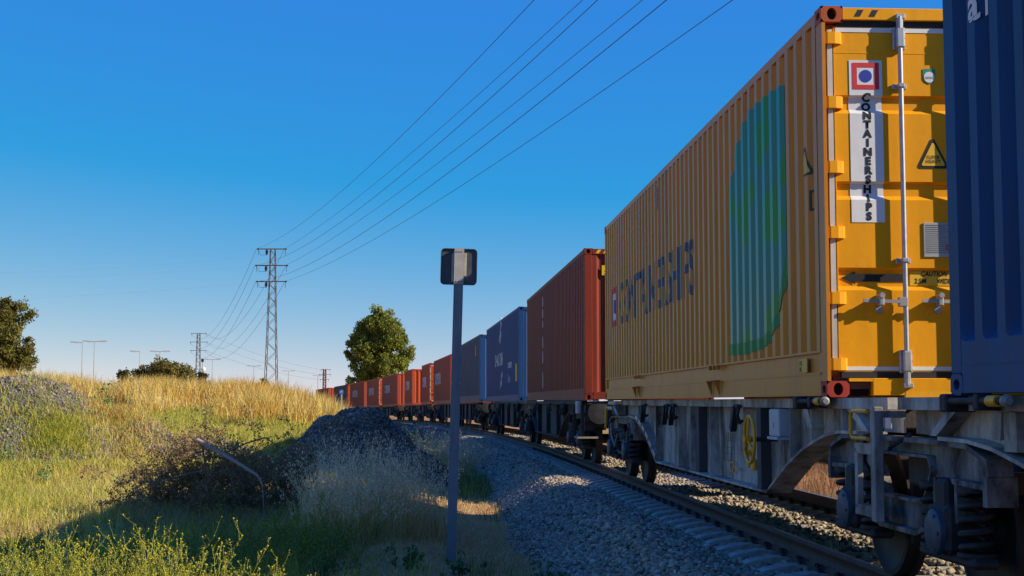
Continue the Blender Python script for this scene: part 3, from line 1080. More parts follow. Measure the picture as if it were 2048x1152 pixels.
# grapple brackets on the bottom rail
for yb_ in (4.1, 9.6):
    for d_ in (-0.2, 0.2):
        MB().add([(-1.254, yb_ + d_ - 0.012, 0.17), (-1.254, yb_ + d_ + 0.012, 0.17), (-1.254, yb_ + d_ + 0.012, 0.02), (-1.254, yb_ + d_ - 0.012, 0.02),
                  (-1.31, yb_ + d_ - 0.012, 0.17), (-1.31, yb_ + d_ + 0.012, 0.17)],
                 [(0, 1, 2, 3), (0, 4, 5, 1), (0, 3, 4), (1, 5, 2), (4, 3, 2, 5)]).build('lifting_bracket', M_yellow_shade, R)
    MB().box(-1.31, -1.252, yb_ - 0.215, yb_ + 0.215, 0.171, 0.181).build('lifting_lip', M_castred, R)
    for d_ in (-0.2, 0.0, 0.2):
        MB().box(-1.285, -1.25, yb_ + d_ - 0.012, yb_ + d_ + 0.012, 0.29, 0.335).build('upper_lug', M_yellow_shade, R)

# --- the blue container nearest the camera
B0 = container(-4.2, 7.95, 2.896, 2.50, M_navy, 'dark blue container cut off by the right edge of the picture', near='wall', rail_h=0.16, pitch=0.30, grooves=True)
R0 = B0.root
side_decal('letter', text_mesh('a', 0.26, 0.006, 0.0), B0.L - 0.40, 1.99, 2.50, B0.br, M_white, R0)
side_decal('letter', text_mesh('n', 0.26, 0.006, 0.0), B0.L - 0.55, 1.99, 2.50, B0.br, M_white, R0)

# --- the dark red container behind the yellow one
B1 = container(27.12, 40.9, 2.896, 2.48, M_redox, 'dark red corrugated container standing just behind the yellow one', near='wall', rail_h=0.22)
R1 = B1.root
end_decal('caution_panel', flat_poly(rect(0, 0.62, 0, 0.19)), -0.90, 2.38, M_yellowp, R1, lambda z: 0.02, 0.006)
end_decal('lettering', text_mesh('Caution', 0.10, 0.001), -0.80, 2.48, M_blackp, R1, lambda z: 0.02, 0.009)
end_decal('lettering', text_mesh('2.9m high', 0.10, 0.001), -0.86, 2.395, M_blackp, R1, lambda z: 0.02, 0.009)
for k in range(3):
    x0 = -1.02 + k * 0.14
    MB().prism_y([(x0, 2.80), (x0 + 0.06, 2.80), (x0 + 0.11, 2.87), (x0 + 0.05, 2.87)], 0.002, 0.0045).build('hazard_stripe', M_yellowp, R1)
for a, b in ((2.62, 2.35), (2.32, 2.06), (2.02, 1.82), (1.62, 1.30), (1.26, 0.92), (0.72, 0.30)):
    side_decal('scrape', flat_poly([(0, b), (0.05, b + 0.02), (0.06, (a + b) / 2), (0.045, a), (0.01, a - 0.03)]), 8.9, 0.0, 2.48, B1.br, M_pale, R1)

# --- the blue container with white lettering
B2 = container(43.74, 57.6, 2.896, 2.48, M_blue, 'blue container with white map outlines and lettering', near='wall', rail_h=0.2)
R2 = B2.root
def sd2(nm, body, size, yfar, z0, m=M_pale, xs_=1.0):
    t = text_mesh(body, size, 0.012, 0, 'LEFT', xs_)
    side_decal(nm, t, yfar, z0, 2.48, B2.br, m, R2)
sd2('side_lettering', 'DACON', 0.62, 9.4, 1.28, xs_=1.5)
sd2('side_lettering', 'container', 0.38, 4.0, 1.10)
sd2('side_lettering', 'albion', 0.38, 4.0, 0.62)
isle = [(0, 0), (0.35, 0.25), (0.5, 0.1), (0.9, 0.35), (0.75, 0.6), (1.1, 0.75), (0.9, 1.05), (0.55, 0.8), (0.5, 0.55), (0.2, 0.4)]
side_decal('map_outline', flat_poly(isle), 7.6, 1.95, 2.48, B2.br, M_pale, R2)
side_decal('map_outline', flat_poly([(a * 1.0, b * 0.62) for a, b in isle]), 7.2, 0.42, 2.48, B2.br, M_pale, R2)
side_decal('yellow_panel', flat_poly(rect(0, 0.5, 0, 0.55)), 1.1, 0.62, 2.48, B2.br, M_yellowp, R2)

B3 = container(61.2, 75.0, 2.896, 2.48, M_blue2, 'faded dull blue container partly hidden behind the sign post', near='wall', rail_h=0.3, m_end=M_blue)
side_decal('yellow_panel', flat_poly([(0, 0), (0.3, 0.1), (0.25, 0.4), (0.1, 0.5)]), 2.2, 2.0, 2.48, B3.br, M_yellowp, B3.root)

def opdr(Yn, Yf, m, near, label, zl=1.2, size=0.95, yl=None):
    b = container(Yn, Yf, 2.72, 2.44, m, label, near=near, rail_h=0.17, group='rusty red containers', detail=(near == 'door' and Yn < 140))
    t = text_mesh('OPDR', size, 0.03, 0, 'LEFT')
    wt = max(v.co.x for v in t.vertices)
    for v in t.vertices:
        v.co.x *= min(4.4, b.L * 0.5) / wt
    yl = yl if yl is not None else b.L * 0.8
    side_decal('side_lettering', t, yl, zl, 2.44, b.br, M_pale, b.root)
    return b
A_ = opdr(79.5, 91.7, M_orange2, 'wall', 'rusty red lettered container just left of the sign post', yl=10.9)
Bb = opdr(94.7, 100.8, M_orange, 'door', 'short red container with an orange door end, beside the long one left of the post', yl=5.4)
Cc = opdr(108.4, 114.5, M_orange, 'wall', 'short red container with white round marks on its bright end', yl=5.2)
for (cx, cz, r, mm) in ((0.45, 1.55, 0.27, M_white), (0.55, 1.0, 0.25, M_white), (-0.2, 0.95, 0.16, M_pale), (0.5, 1.57, 0.12, M_bluep), (0.6, 1.0, 0.1, M_greyp)):
    MB().lathe([(0, r), (-0.006, r)], (cx, 0.018 if mm in (M_white, M_pale) else 0.010, cz), 'y', 20).build('round_mark', mm, Cc.root)
for x0 in (-0.25, 0.5):
    MB().prism_y([(x0, 0.42), (x0 + 0.3, 0.45), (x0 + 0.2, 0.72)], 0.010, 0.016).build('white_mark', M_white, Cc.root)
opdr(120.3, 133.0, M_orange2, 'wall', 'rusty red container, first behind the one with round marks')
opdr(135.7, 146.0, M_orange, 'door', 'rusty red container with an amber door end, below the trunk of the tall tree')
opdr(148.2, 160.2, M_orange2, 'wall', 'rusty red container below the left side of the tall tree')
container(162.8, 174.0, 2.72, 2.44, M_brown, 'dark brown container behind the blue trackside sign', near='door', rail_h=0.17, m_end=M_orange, group='rusty red containers', detail=False)
opdr(178.9, 190.0, M_orange2, 'wall', 'farthest red container in view, at the left end of the train')

# ------------------------------------------------------------------ wagons
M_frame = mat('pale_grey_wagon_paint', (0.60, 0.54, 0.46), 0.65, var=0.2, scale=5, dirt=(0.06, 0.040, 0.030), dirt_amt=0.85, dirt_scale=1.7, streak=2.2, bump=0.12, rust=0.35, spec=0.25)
M_bogie = mat('sooty_bogie_paint', (0.30, 0.28, 0.25), 0.7, var=0.3, scale=5, dirt=(0.035, 0.028, 0.024), dirt_amt=0.95, dirt_scale=3.5, streak=2.0, bump=0.15, rust=0.3, spec=0.2)
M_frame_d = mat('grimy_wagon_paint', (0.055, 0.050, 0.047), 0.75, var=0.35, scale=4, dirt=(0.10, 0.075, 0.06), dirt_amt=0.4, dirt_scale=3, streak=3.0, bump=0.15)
M_steel_d = mat('black_running_gear', (0.030, 0.028, 0.027), 0.7, 0.2, var=0.4, scale=8, dirt=(0.07, 0.05, 0.04), dirt_amt=0.4, dirt_scale=4)
M_wheel = mat('wheel_steel', (0.045, 0.035, 0.030), 0.6, 0.5, var=0.3, scale=8)
M_tread = mat('polished_tread', (0.35, 0.33, 0.31), 0.3, 0.9)
M_cap = mat('blue_grey_axle_cap', (0.05, 0.065, 0.09), 0.5, 0.2, var=0.3, scale=10)
M_ywheel = mat('yellow_enamel', (0.80, 0.36, 0.008), 0.45, var=0.12, scale=10, dirt=(0.12, 0.08, 0.04), dirt_amt=0.25, dirt_scale=9)
M_plain = mat('pale_box_paint', (0.42, 0.45, 0.45), 0.5, var=0.08, scale=6, dirt=(0.10, 0.08, 0.06), dirt_amt=0.2, dirt_scale=4)
M_chain = mat('bare_bolt_steel', (0.30, 0.28, 0.25), 0.55, 0.4, var=0.2, scale=20)

BOT = [(0.0, 1.0), (0.8, 1.0), (1.25, 0.995), (1.6, 0.965), (1.95, 0.905), (2.3, 0.83), (2.8, 0.69), (3.55, 0.42)]
_cache = {}
def bottom_path(Lp):
    a = list(BOT)
    return a + [(Lp - y, z) for y, z in reversed(BOT)]

def wagon_frame(Lp, m, md, detail, parent, M):
    """one platform between two bogie middles, y from 0 to Lp; fish-belly side sills, flanges, ribs, cross members"""
    key = (round(Lp, 2), m.name, detail)
    path = bottom_path(Lp)
    if key not in _cache:
        TOP = 1.15
        me = {}
        for sg in (-1, 1):
            b = MB()
            poly = [(path[0][0] + 0.12, TOP)] + [(max(0.12, min(Lp - 0.12, y)), z) for y, z in path] + [(path[-1][0] - 0.12, TOP)]
            xa, xb = sorted((sg * 1.06, sg * 1.045))
            # the web, cut in quads under the top edge
            pts = [(max(0.12, min(Lp - 0.12, y)), z) for y, z in path]
            for i in range(len(pts) - 1):
                if pts[i + 1][0] - pts[i][0] < 1e-6:
                    continue
                b.prism_x([pts[i], pts[i + 1], (pts[i + 1][0], TOP), (pts[i][0], TOP)], xa, xb)
            me['web', sg] = b.mesh('side_sill', m)
        b = MB()
        for sg in (-1, 1):
            xa, xb = sorted((sg * 1.17, sg * 0.93))
            b.box(xa, xb, 0.10, Lp - 0.10, TOP + 0.002, TOP + 0.079)
        me['top'] = b.mesh('top_flange', m)
        b = MB()
        for sg in (-1, 1):
            xa, xb = sorted((sg * 1.17, sg * 0.95))
            b.strip([(max(0.1, min(Lp - 0.1, y)), z - 0.012) for y, z in path if 0.05 < y < Lp - 0.05], 0.022, xa, xb)
        me['bot'] = b.mesh('bottom_flange', m)
        b = MB()
        for y in np.linspace(0.35, Lp - 0.35, 11):
            zb = float(np.interp(y, [p[0] for p in path], [p[1] for p in path]))
            b.box(-1.04, 1.04, y - 0.06, y + 0.06, max(zb + 0.03, 0.86), 1.145)
        b.box(-0.22, 0.22, 0.2, Lp - 0.2, 0.80, 0.97)
        me['cross'] = b.mesh('cross_member', md)
        for w_, mm in ((0.05, m), (0.16, md)):
            pass
        _cache[key] = me
    me = _cache[key]
    root = link('platform_frame', me['top'], parent, M)
    for k in (('web', -1), ('web', 1), 'bot', 'cross'):
        link(me[k].name.split('.')[0], me[k], root)
    # stiffening ribs on the left sill: (from the near bogie, width, dark or pale)
    bp = bottom_path(Lp)
    def rib(y, w_, mm, x=1.155):
        zb = max(float(np.interp(y - w_ / 2, [p[0] for p in bp], [p[1] for p in bp])), float(np.interp(y + w_ / 2, [p[0] for p in bp], [p[1] for p in bp])))
        MB().box(-x, -1.062, y - w_ / 2, y + w_ / 2, zb + 0.004, 1.148).build('stiffener', mm, root)
    if detail:
        for y, w_, mm in ((3.86, 0.16, md), (6.15, 0.012, m), (6.9, 0.20, md), (7.35, 0.06, m), (8.3, 0.32, m), (2.72, 0.015, m), (9.9, 0.012, m), (2.05, 0.02, m), (1.2, 0.02, m), (11.6, 0.16, m)):
            if 0.3 < y < Lp - 0.3:
                rib(y, w_, mm)
    else:
        for y in (2.6, 4.2, 6.6, 9.0, 10.6):
            if y < Lp - 0.5:
                rib(y, 0.14 if y in (4.2, 9.0) else 0.03, md)
    # seats that carry the container corners
    for y in (1.55, Lp - 1.55):
        for sg in (-1, 1):
            xa, xb = sorted((sg * 1.22, sg * 0.98))
            MB().box(xa, xb, y - 0.12, y + 0.12, 1.2295, DECK - 0.001).build('container_seat', M_steel_d, root)
    return root

def hang_hook(y, root, m=M_steel_d):
    b = MB()
    b.tube([(-1.20, y - 0.09, 1.155), (-1.20, y + 0.10, 1.155)], 0.024, 8)
    b.obox(Matrix.Translation((-1.215, y, 1.14)) @ Matrix.Rotation(math.radians(38), 4, 'X'), -0.03, 0.03, -0.035, 0.035, -0.26, 0.0)
    b.tube([(-1.2, y - 0.07, 1.15), (-1.23, y - 0.13, 1.08), (-1.2, y - 0.09, 1.0), (-1.16, y - 0.02, 1.02)], 0.016, 6)
    return b.build('folding_lever', m, root)

_bog = {}
def bogie(Y, parent, m, md, detail):
    """two wheelsets, side frames of bent plate, axle boxes between coil springs"""
    if (m.name, detail) not in _bog:
        d = {}
        for sg in (-1, 1):
            b = MB()
            xa, xb = sorted((sg * 1.02, sg * 1.16))
            b.strip([(-1.52, 0.80), (-1.50, 0.88), (-1.2, 0.955), (-0.6, 0.965), (0.6, 0.965), (1.2, 0.955), (1.50, 0.88), (1.52, 0.80)], 0.03, xa, xb)
            b.strip([(-1.52, 0.74), (-0.98, 0.75), (-0.78, 0.66), (-0.50, 0.44), (-0.35, 0.40), (0.35, 0.40), (0.50, 0.44), (0.78, 0.66), (0.98, 0.75), (1.52, 0.74)], 0.03, xa, xb)
            x0, x1 = sorted((sg * 1.07, sg * 1.09))
            # web with an opening in the middle
            for sy in (-1, 1):
                b.prism_x([(sy * 1.5, 0.75), (sy * 0.98, 0.76), (sy * 0.78, 0.68), (sy * 0.55, 0.80), (sy * 0.55, 0.95), (sy * 1.2, 0.945), (sy * 1.5, 0.87)], x0, x1)
                b.prism_x([(sy * 0.78, 0.68), (sy * 0.50, 0.455), (sy * 0.40, 0.60), (sy * 0.55, 0.80)], x0, x1)
            b.prism_x([(-0.50, 0.455), (-0.35, 0.415), (0.35, 0.415), (0.50, 0.455), (0.40, 0.58), (-0.40, 0.58)], x0, x1)
            b.prism_x([(-0.55, 0.88), (0.55, 0.88), (0.55, 0.95), (-0.55, 0.95)], x0, x1)
            xa2, xb2 = sorted((sg * 1.04, sg * 1.13))
            b.strip([(-0.40, 0.59), (0.40, 0.59), (0.56, 0.79), (0.50, 0.87), (-0.50, 0.87), (-0.56, 0.79), (-0.40, 0.59)], 0.018, xa2, xb2)
            for sy in (-1, 1):
                b.box(min(sg * 1.17, sg * 1.0), max(sg * 1.17, sg * 1.0), sy * 1.5 - 0.03, sy * 1.5 + 0.03, 0.64, 0.80)
                b.box(min(sg * 1.17, sg * 1.0), max(sg * 1.17, sg * 1.0), sy * 0.90 - 0.19, sy * 0.90 - 0.15, 0.52, 0.76)
                b.box(min(sg * 1.17, sg * 1.0), max(sg * 1.17, sg * 1.0), sy * 0.90 + 0.15, sy * 0.90 + 0.19, 0.52, 0.76)
            d['side', sg] = b.mesh('side_frame', m)
        b = MB().box(-1.0, 1.0, -0.24, 0.24, 0.66, 0.92, 0.02)
        d['pivot'] = MB().lathe([(0.921, 0.30), (0.985, 0.30)], (0, 0, 0), 'z', 20).mesh('pivot', md)
        d['beam'] = MB().box(-1.0, 1.0, -0.045, 0.045, 0.70, 0.82).mesh('end_beam', md)
        d['bolster'] = b.mesh('bolster', md)
        b = MB()
        for sg in (-1, 1):
            b.lathe([(sg * 0.795, 0.13), (sg * 0.80, 0.40), (sg * 0.80, 0.485), (sg * 0.825, 0.488), (sg * 0.838, 0.465), (sg * 0.925, 0.459), (sg * 0.93, 0.42), (sg * 0.90, 0.39),
                     (sg * 0.875, 0.30), (sg * 0.88, 0.15), (sg * 0.95, 0.13), (sg * 0.95, 0.09)], (0, 0, 0), 'x', 40)
        b.tube([(-1.1, 0, 0), (1.1, 0, 0)], 0.075, 12)
        d['wheel'] = b.mesh('wheelset', M_wheel, True)
        b = MB()
        b.box(-1.22, -0.99, -0.15, 0.15, -0.12, 0.16, 0.03)
        b.box(-1.18, -1.02, -0.44, 0.44, -0.17, -0.11, 0.02)
        b.box(-1.20, -1.0, -0.09, 0.09, 0.12, 0.30, 0.02)
        d['abox'] = b.mesh('axle_box', M_steel_d)
        b = MB().lathe([(-1.215, 0.135), (-1.245, 0.13), (-1.262, 0.10), (-1.262, 0.02)], (0, 0, 0), 'x', 24)
        for k in range(6):
            t = k * PI / 3
            b.lathe([(-1.245, 0.012), (-1.262, 0.012)], (0, 0.105 * math.cos(t), 0.105 * math.sin(t)), 'x', 6)
        d['cap'] = b.mesh('axle_cap', M_cap, True)
        b = MB()
        turns, H0 = 4.6, 0.34
        n = int(turns * 14)
        for rr, tk in ((0.088, 0.019), (0.048, 0.013)):
            b.tube([(rr * math.cos(2 * PI * turns * i / n), rr * math.sin(2 * PI * turns * i / n), -0.5 * H0 + H0 * i / n) for i in range(n + 1)], tk, 7)
        b.lathe([(-0.185, 0.11), (-0.165, 0.11)], (0, 0, 0), 'z', 16)
        b.lathe([(0.165, 0.11), (0.195, 0.11)], (0, 0, 0), 'z', 16)
        d['spring'] = b.mesh('coil_spring', M_steel_d, True)
        b = MB()
        b.prism_x([(0.47, -0.18), (0.54, -0.2), (0.57, 0.0), (0.54, 0.2), (0.48, 0.2), (0.505, 0.0)], -0.93, -0.83)
        b.box(-0.90, -0.86, 0.52, 0.56, 0.15, 0.42)
        d['shoe'] = b.mesh('brake_shoe', M_steel_d)
        _bog[(m.name, detail)] = d
    d = _bog[(m.name, detail)]
    rz = math.atan(-float(track_dx(Y)))
    M = Matrix.Translation((float(track_x(Y)), Y, float(track_z(Y)))) @ Matrix.Rotation(rz, 4, 'Z')
    root = link('bogie', d['bolster'], parent, M)
    link('pivot', d['pivot'], root)
    for sy in (-1.4, 1.4):
        link('end_beam', d['beam'], root).location = (0, sy, 0)
    for sg in (-1, 1):
        link('side_frame', d['side', sg], root)
    for sy in (-0.9, 0.9):
        o = link('wheelset', d['wheel'], root)
        o.location = (0, sy, 0.4595)
        for sg in (0, 1):
            R_ = Matrix.Rotation(PI * sg, 4, 'Z')
            if sg and not detail:
                continue
            for nm in ('abox', 'cap'):
                link({'abox': 'axle_box', 'cap': 'axle_cap'}[nm], d[nm], root, Matrix.Translation((0, sy, 0.4595)) @ R_)
            for s2 in (-0.30, 0.30):
                link('coil_spring', d['spring'], root, Matrix.Translation((-1.1 if sg == 0 else 1.1, sy + s2, 0.535)))
        if detail:
            link('brake_shoe', d['shoe'], root, Matrix.Translation((0, sy, 0.46)) @ Matrix.Rotation(0 if sy < 0 else PI, 4, 'Z') @ (Matrix.Identity(4) if sy < 0 else Matrix.Translation((1.76, 0, 0))))
    return root

def platform_matrix(Ya, Yb):
    a = Vector((float(track_x(Ya)), Ya, float(track_z(Ya))))
    b = Vector((float(track_x(Yb)), Yb, float(track_z(Yb))))
    v = b - a
    M = Matrix.Translation(a) @ Matrix.Rotation(math.atan2(-v.x, v.y), 4, 'Z') @ Matrix.Rotation(math.asin(v.z / v.length), 4, 'X')
    return M, v.length

def buffers(Y, parent, sy, m):
    rz = math.atan(-float(track_dx(Y)))
    M = Matrix.Translation((float(track_x(Y)), Y, float(track_z(Y)))) @ Matrix.Rotation(rz, 4, 'Z')
    b = MB().box(-1.17, 1.17, -0.04 if sy < 0 else 0.0, 0.0 if sy < 0 else 0.04, 0.82, 1.16)
    b.box(-1.1, -0.95, *sorted((0, -sy * 1.75)), 0.99, 1.14)
    b.box(0.95, 1.1, *sorted((0, -sy * 1.75)), 0.99, 1.14)
    o = link('headstock', b.mesh('headstock', m), parent, M)
    for sg in (-1, 1):
        c = MB().tube([(sg * 0.95, 0.0, 1.0), (sg * 0.95, sy * 0.42, 1.0)], [0.10, 0.085], 14)
        c.lathe([(sy * 0.42, 0.085), (sy * 0.44, 0.22), (sy * 0.475, 0.22), (sy * 0.485, 0.10)], (sg * 0.95, 0, 1.0), 'y', 20)
        link('buffer', c.mesh('buffer', M_steel_d), o)
    c = MB().tube([(0, 0, 0.97), (0, sy * 0.35, 0.93), (0, sy * 0.45, 0.70), (0, sy * 0.50, 0.93), (0, sy * 0.6, 0.97)], 0.035, 8)
    link('coupling', c.mesh('coupling', M_steel_d), o)
    c = MB().tube([(-0.3, 0, 0.9), (-0.3, sy * 0.25, 0.62), (-0.3, sy * 0.5, 0.55)], 0.025, 8)
    link('brake_hose', c.mesh('brake_hose', M_black), o)
    return o

def wagon(bogies, label, m, md, detail, near_end=True, far_end=True, group=None):
    root = empty('container_wagon', (0, 0, 0), 0, label, 'wagon', group)
    fr = []
    for a, b in zip(bogies[:-1], bogies[1:]):
        M, Lp = platform_matrix(a, b)
        fr.append(wagon_frame(Lp, m, md, detail, root, M))
    for i, y in enumerate(bogies):
        bogie(y, root, M_bogie if detail else md, md, detail)
    if near_end:
        buffers(bogies[0] - 1.65, root, -1, md)
    if far_end:
        buffers(bogies[-1] + 1.65, root, 1, md)
    return root, fr

# --- the wagon beside the camera: two platforms that meet over the middle bogie
w1, f1 = wagon([-4.2, 9.2, 22.6], 'pale grey container wagon carrying the yellow container, with a yellow handwheel', M_frame, M_frame_d, True, near_end=False)
P = f1[1]
# handwheel
hwv = MB()
cy, cz, rr = 3.55, 0.87, 0.205
ring = [(-1.31, cy + rr * math.cos(2 * PI * i / 32), cz + rr * math.sin(2 * PI * i / 32)) for i in range(33)]
hwv.tube(ring, 0.017, 8)
for k in range(3):
    t = PI / 2 + k * 2 * PI / 3
    hwv.tube([(-1.33, cy, cz), (-1.315, cy + rr * math.cos(t), cz + rr * math.sin(t))], 0.012, 6)
hwv.lathe([(-0.03, 0.035), (0.03, 0.035)], (-1.33, cy, cz), 'x', 12)
hw_o = hwv.build('handwheel', M_ywheel, P, True)
MB().tube([(-1.33, cy, cz), (-1.06, cy, cz)], 0.02, 8).build('spindle', M_steel_d, hw_o)
# the light box beside it
bx = MB().box(-1.235, -1.065, 2.78, 3.12, 0.91, 1.14, 0.01)
bx.box(-1.25, -1.065, 2.77, 3.13, 0.885, 0.908)
bx_o = bx.build('equipment_box', M_plain, P)
MB().box(-1.238, -1.236, 2.93, 2.97, 1.02, 1.026).box(-1.238, -1.236, 2.945, 2.951, 0.985, 1.012).build('box_latch', M_blackp, bx_o)
# the plate with brake levers and printed tables
tb = MB()
for (ya, yb_, za, zb) in ((5.35, 6.0, 0.60, 0.80), (5.35, 5.75, 0.80, 0.88), (4.75, 5.05, 0.72, 0.98)):
    for t in np.linspace(0, 1, 4):
        tb.box(-1.0645, -1.0625, ya, yb_, za + (zb - za) * t, za + (zb - za) * t + 0.004)
    for t in np.linspace(0, 1, 5):
        tb.box(-1.0645, -1.0625, ya + (yb_ - ya) * t, ya + (yb_ - ya) * t + 0.005, za, zb)
tb.build('printed_table', M_blackp, P)
lv = MB()
lv.tube([(-1.10, 5.30 + 0.10 * math.cos(2 * PI * i / 16), 0.545 + 0.05 * math.sin(2 * PI * i / 16)) for i in range(17)], 0.009, 6)
lv.tube([(-1.10, 5.19, 0.545), (-1.10, 4.95, 0.535)], 0.008, 6)
lv.build('release_pull', M_ywheel, P)
lv = MB()
lv.lathe([(-1.09, 0.05), (-1.066, 0.05)], (0, 4.55, 0.735), 'x', 14)
lv.tube([(-1.10, 4.55, 0.735), (-1.13, 4.50, 0.66), (-1.13, 4.42, 0.655)], 0.016, 8)
lv.box(-1.10, -1.063, 4.36, 4.44, 0.56, 0.66, 0.01)
lv.box(-1.10, -1.063, 4.58, 4.66, 0.575, 0.63, 0.01)
lv.build('brake_changeover', M_ywheel, P)
MB().box(-1.075, -1.0625, 4.42, 4.60, 0.56, 0.67).build('lever_plate', M_plain, P)
for y in (4.55, 8.2, 8.7, 10.6):
    hang_hook(y, P)
# bolts of the roller rods along the top edge
def top_rod(y0, y1, root, zr=1.205):
    b = MB().tube([(-1.27, y0, zr), (-1.27, y1, zr)], 0.020, 12)
    o = b.build('lashing_rod', M_steel_d, root, True)
    c = MB().lathe([(0.0, 0.030), (0.02, 0.034), (0.03, 0.034), (0.035, 0.022), (0.05, 0.020)], (-1.27, y0, zr), 'y', 14)
    c.v = [(v[0], 2 * y0 - v[1], v[2]) for v in c.v]
    c.build('rod_bolt', M_chain, o, True)
    MB().lathe([(0.08, 0.030), (0.20, 0.030)], (-1.27, y0, zr), 'y', 14).build('yellow_sleeve', M_ywheel, o, True)
    MB().box(-1.30, -1.12, y1 - 0.05, y1 + 0.05, zr - 0.06, zr + 0.04, 0.01).build('rod_bearing', M_steel_d, o)
    MB().box(-1.30, -1.12, y0 + 0.3, y0 + 0.36, zr - 0.05, zr + 0.035, 0.008).build('rod_bearing', M_steel_d, o)
    return o
top_rod(1.25, 2.0, P)
# gussets over the bogie: slanting plates and short uprights
for frame, ys_ in ((P, ((0.55, 0.95), (2.0, 2.2))), ):
    for ya, yb_ in ys_:
        MB().prism_x([(ya, 1.0), (ya + 0.14, 1.0), (yb_ + 0.10, 1.148), (yb_ - 0.06, 1.148)], -1.16, -1.064).build('gusset', M_frame, frame)
F0 = f1[0]
L0 = platform_matrix(-4.2, 9.2)[1]
top_rod(L0 - 2.05, L0 - 1.25, F0)
for ya, yb_ in ((L0 - 0.75, L0 - 1.05), (L0 - 1.7, L0 - 1.7), (L0 - 2.3, L0 - 2.3)):
    MB().prism_x([(ya, 1.0), (ya + 0.12, 1.0), (yb_ + 0.12, 1.148), (yb_ - 0.03, 1.148)], -1.16, -1.064).build('gusset', M_frame, F0)
# step frame and grab rail
st = MB().box(-1.31, -1.25, -0.05, 0.04, 0.44, 1.17, 0.006)
st.box(-1.30, -1.26, 0.04, 0.42, 0.86, 0.93, 0.004)
st.box(-1.30, -1.22, 0.04, 0.42, 0.46, 0.53, 0.004)
st.box(-1.30, -1.26, 0.36, 0.42, 0.50, 0.90, 0.004)
st.box(-1.26, -1.1, -0.05, 0.04, 1.10, 1.15)
st_o = st.build('step_frame', M_frame, P)
MB().tube([(-1.33, 0.03, 1.14), (-1.33, 0.36, 1.14), (-1.33, 0.39, 1.11), (-1.33, 0.39, 0.99), (-1.33, 0.36, 0.965), (-1.33, 0.03, 0.965)], 0.013, 8).build('grab_rail', M_ywheel, st_o, True)
# yellow folding plates on the deck between the containers
for (xa, xb, ya, yb_) in ((-0.98, -0.60, 0.35, 0.60), (-0.84, -0.52, -0.75, -0.45)):
    b = MB().prism_y([(xa, 1.17), (xb, 1.17), (xb - 0.02, 1.27), (xa + 0.02, 1.27)], ya, ya + 0.03)
    b.box(xa, xb, ya, yb_, 1.172, 1.19)
    b.build('yellow_stop_plate', M_ywheel, P)
gr = MB()
for k in range(14):
    gr.box(-0.9, 0.9, 0.12 - k * 0.06, 0.15 - k * 0.06, 1.145, 1.172)
gr.box(-0.92, -0.88, -0.75, 0.2, 1.10, 1.17)
gr.box(0.88, 0.92, -0.75, 0.2, 1.10, 1.17)
gr.build('walkway_grating', M_galv, P)
MB().box(-1.1665, -1.1625, 0.05, 0.17, 1.03, 1.10).build('white_label', M_white, P)
# hoses and small pipes around the middle bogie
h = MB()
h.tube([(-1.15, 0.28, 1.02), (-1.22, 0.45, 0.97), (-1.2, 0.52, 0.8), (-1.1, 0.5, 0.62)], 0.014, 6)
h.tube([(-1.12, -0.2, 1.0), (-1.2, -0.1, 0.93), (-1.18, 0.05, 0.9)], 0.014, 6)
h.build('brake_hose', M_black, P)
# toothed plates along the far arch
tt = MB()
for k in range(6):
    y = 13.4 - 1.75 - k * 0.32
    z = float(np.interp(y, [p[0] for p in bottom_path(13.42)], [p[1] for p in bottom_path(13.42)]))
    sl_ = (float(np.interp(y + 0.1, [p[0] for p in bottom_path(13.42)], [p[1] for p in bottom_path(13.42)])) - z) / 0.1
    tt.obox(Matrix.Translation((-1.11, y, z + 0.02)) @ Matrix.Rotation(math.atan(sl_), 4, 'X'), -0.06, 0.06, -0.12, 0.10, -0.01, 0.045)
tt.build('wear_plate', M_galv, P)

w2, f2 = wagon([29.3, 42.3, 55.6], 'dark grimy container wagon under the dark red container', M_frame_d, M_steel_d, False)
for fr_ in f2:
    for y in (2.0, 2.4, 5.2, 5.6, 9.0, 9.4):
        hang_hook(y, fr_, M_frame_d)
rz_ = f2[0]
MB().box(-1.35, -0.95, -1.75, -1.2, 0.50, 0.535).build('step_board', mat('worn_timber', (0.26, 0.22, 0.16), 0.8, var=0.3, scale=12), rz_)
MB().tube([(-1.3, -1.5, 0.98), (-1.3, -1.5, 1.22)], 0.06, 12).build('lamp_iron', M_plain, rz_)
for y in (-1.65, -0.3):
    MB().box(-1.27, -1.21, y - 0.03, y + 0.03, 0.53, 1.14).build('step_hanger', M_steel_d, rz_)
# the far end of the first wagon has yellow-banded handles and a yellow lever
e = f1[1]
Lp1 = platform_matrix(9.2, 22.6)[1]
for y, z in ((Lp1 + 0.3, 1.18), (Lp1 + 0.75, 1.10)):
    o = MB().tube([(-1.24, y - 0.35, z), (-1.24, y + 0.5, z)], 0.028, 10).build('uncoupling_bar', M_plain, e, True)
    for q in (-0.2, 0.15):
        MB().lathe([(q, 0.034), (q + 0.12, 0.034)], (-1.24, y, z), 'y', 12).build('yellow_band', M_ywheel, o, True)
MB().obox(Matrix.Translation((-1.28, Lp1 + 1.0, 0.95)) @ Matrix.Rotation(math.radians(8), 4, 'X'), -0.012, 0.012, -0.04, 0.04, -0.18, 0.16).build('yellow_lever', M_ywheel, e)
MB().tube([(-1.2, Lp1 + 0.1, 1.0), (-1.2, Lp1 + 0.55, 1.16)], 0.022, 8).build('brace', M_plain, e)
for y in (Lp1 + 0.2,):
    MB().tube([(-1.22, y + 0.6, 0.85), (-1.24, y + 0.4, 0.66), (-1.22, y + 0.1, 0.50), (-1.2, y - 0.1, 0.7)], 0.014, 6).build('chain_loop', M_chain, e)
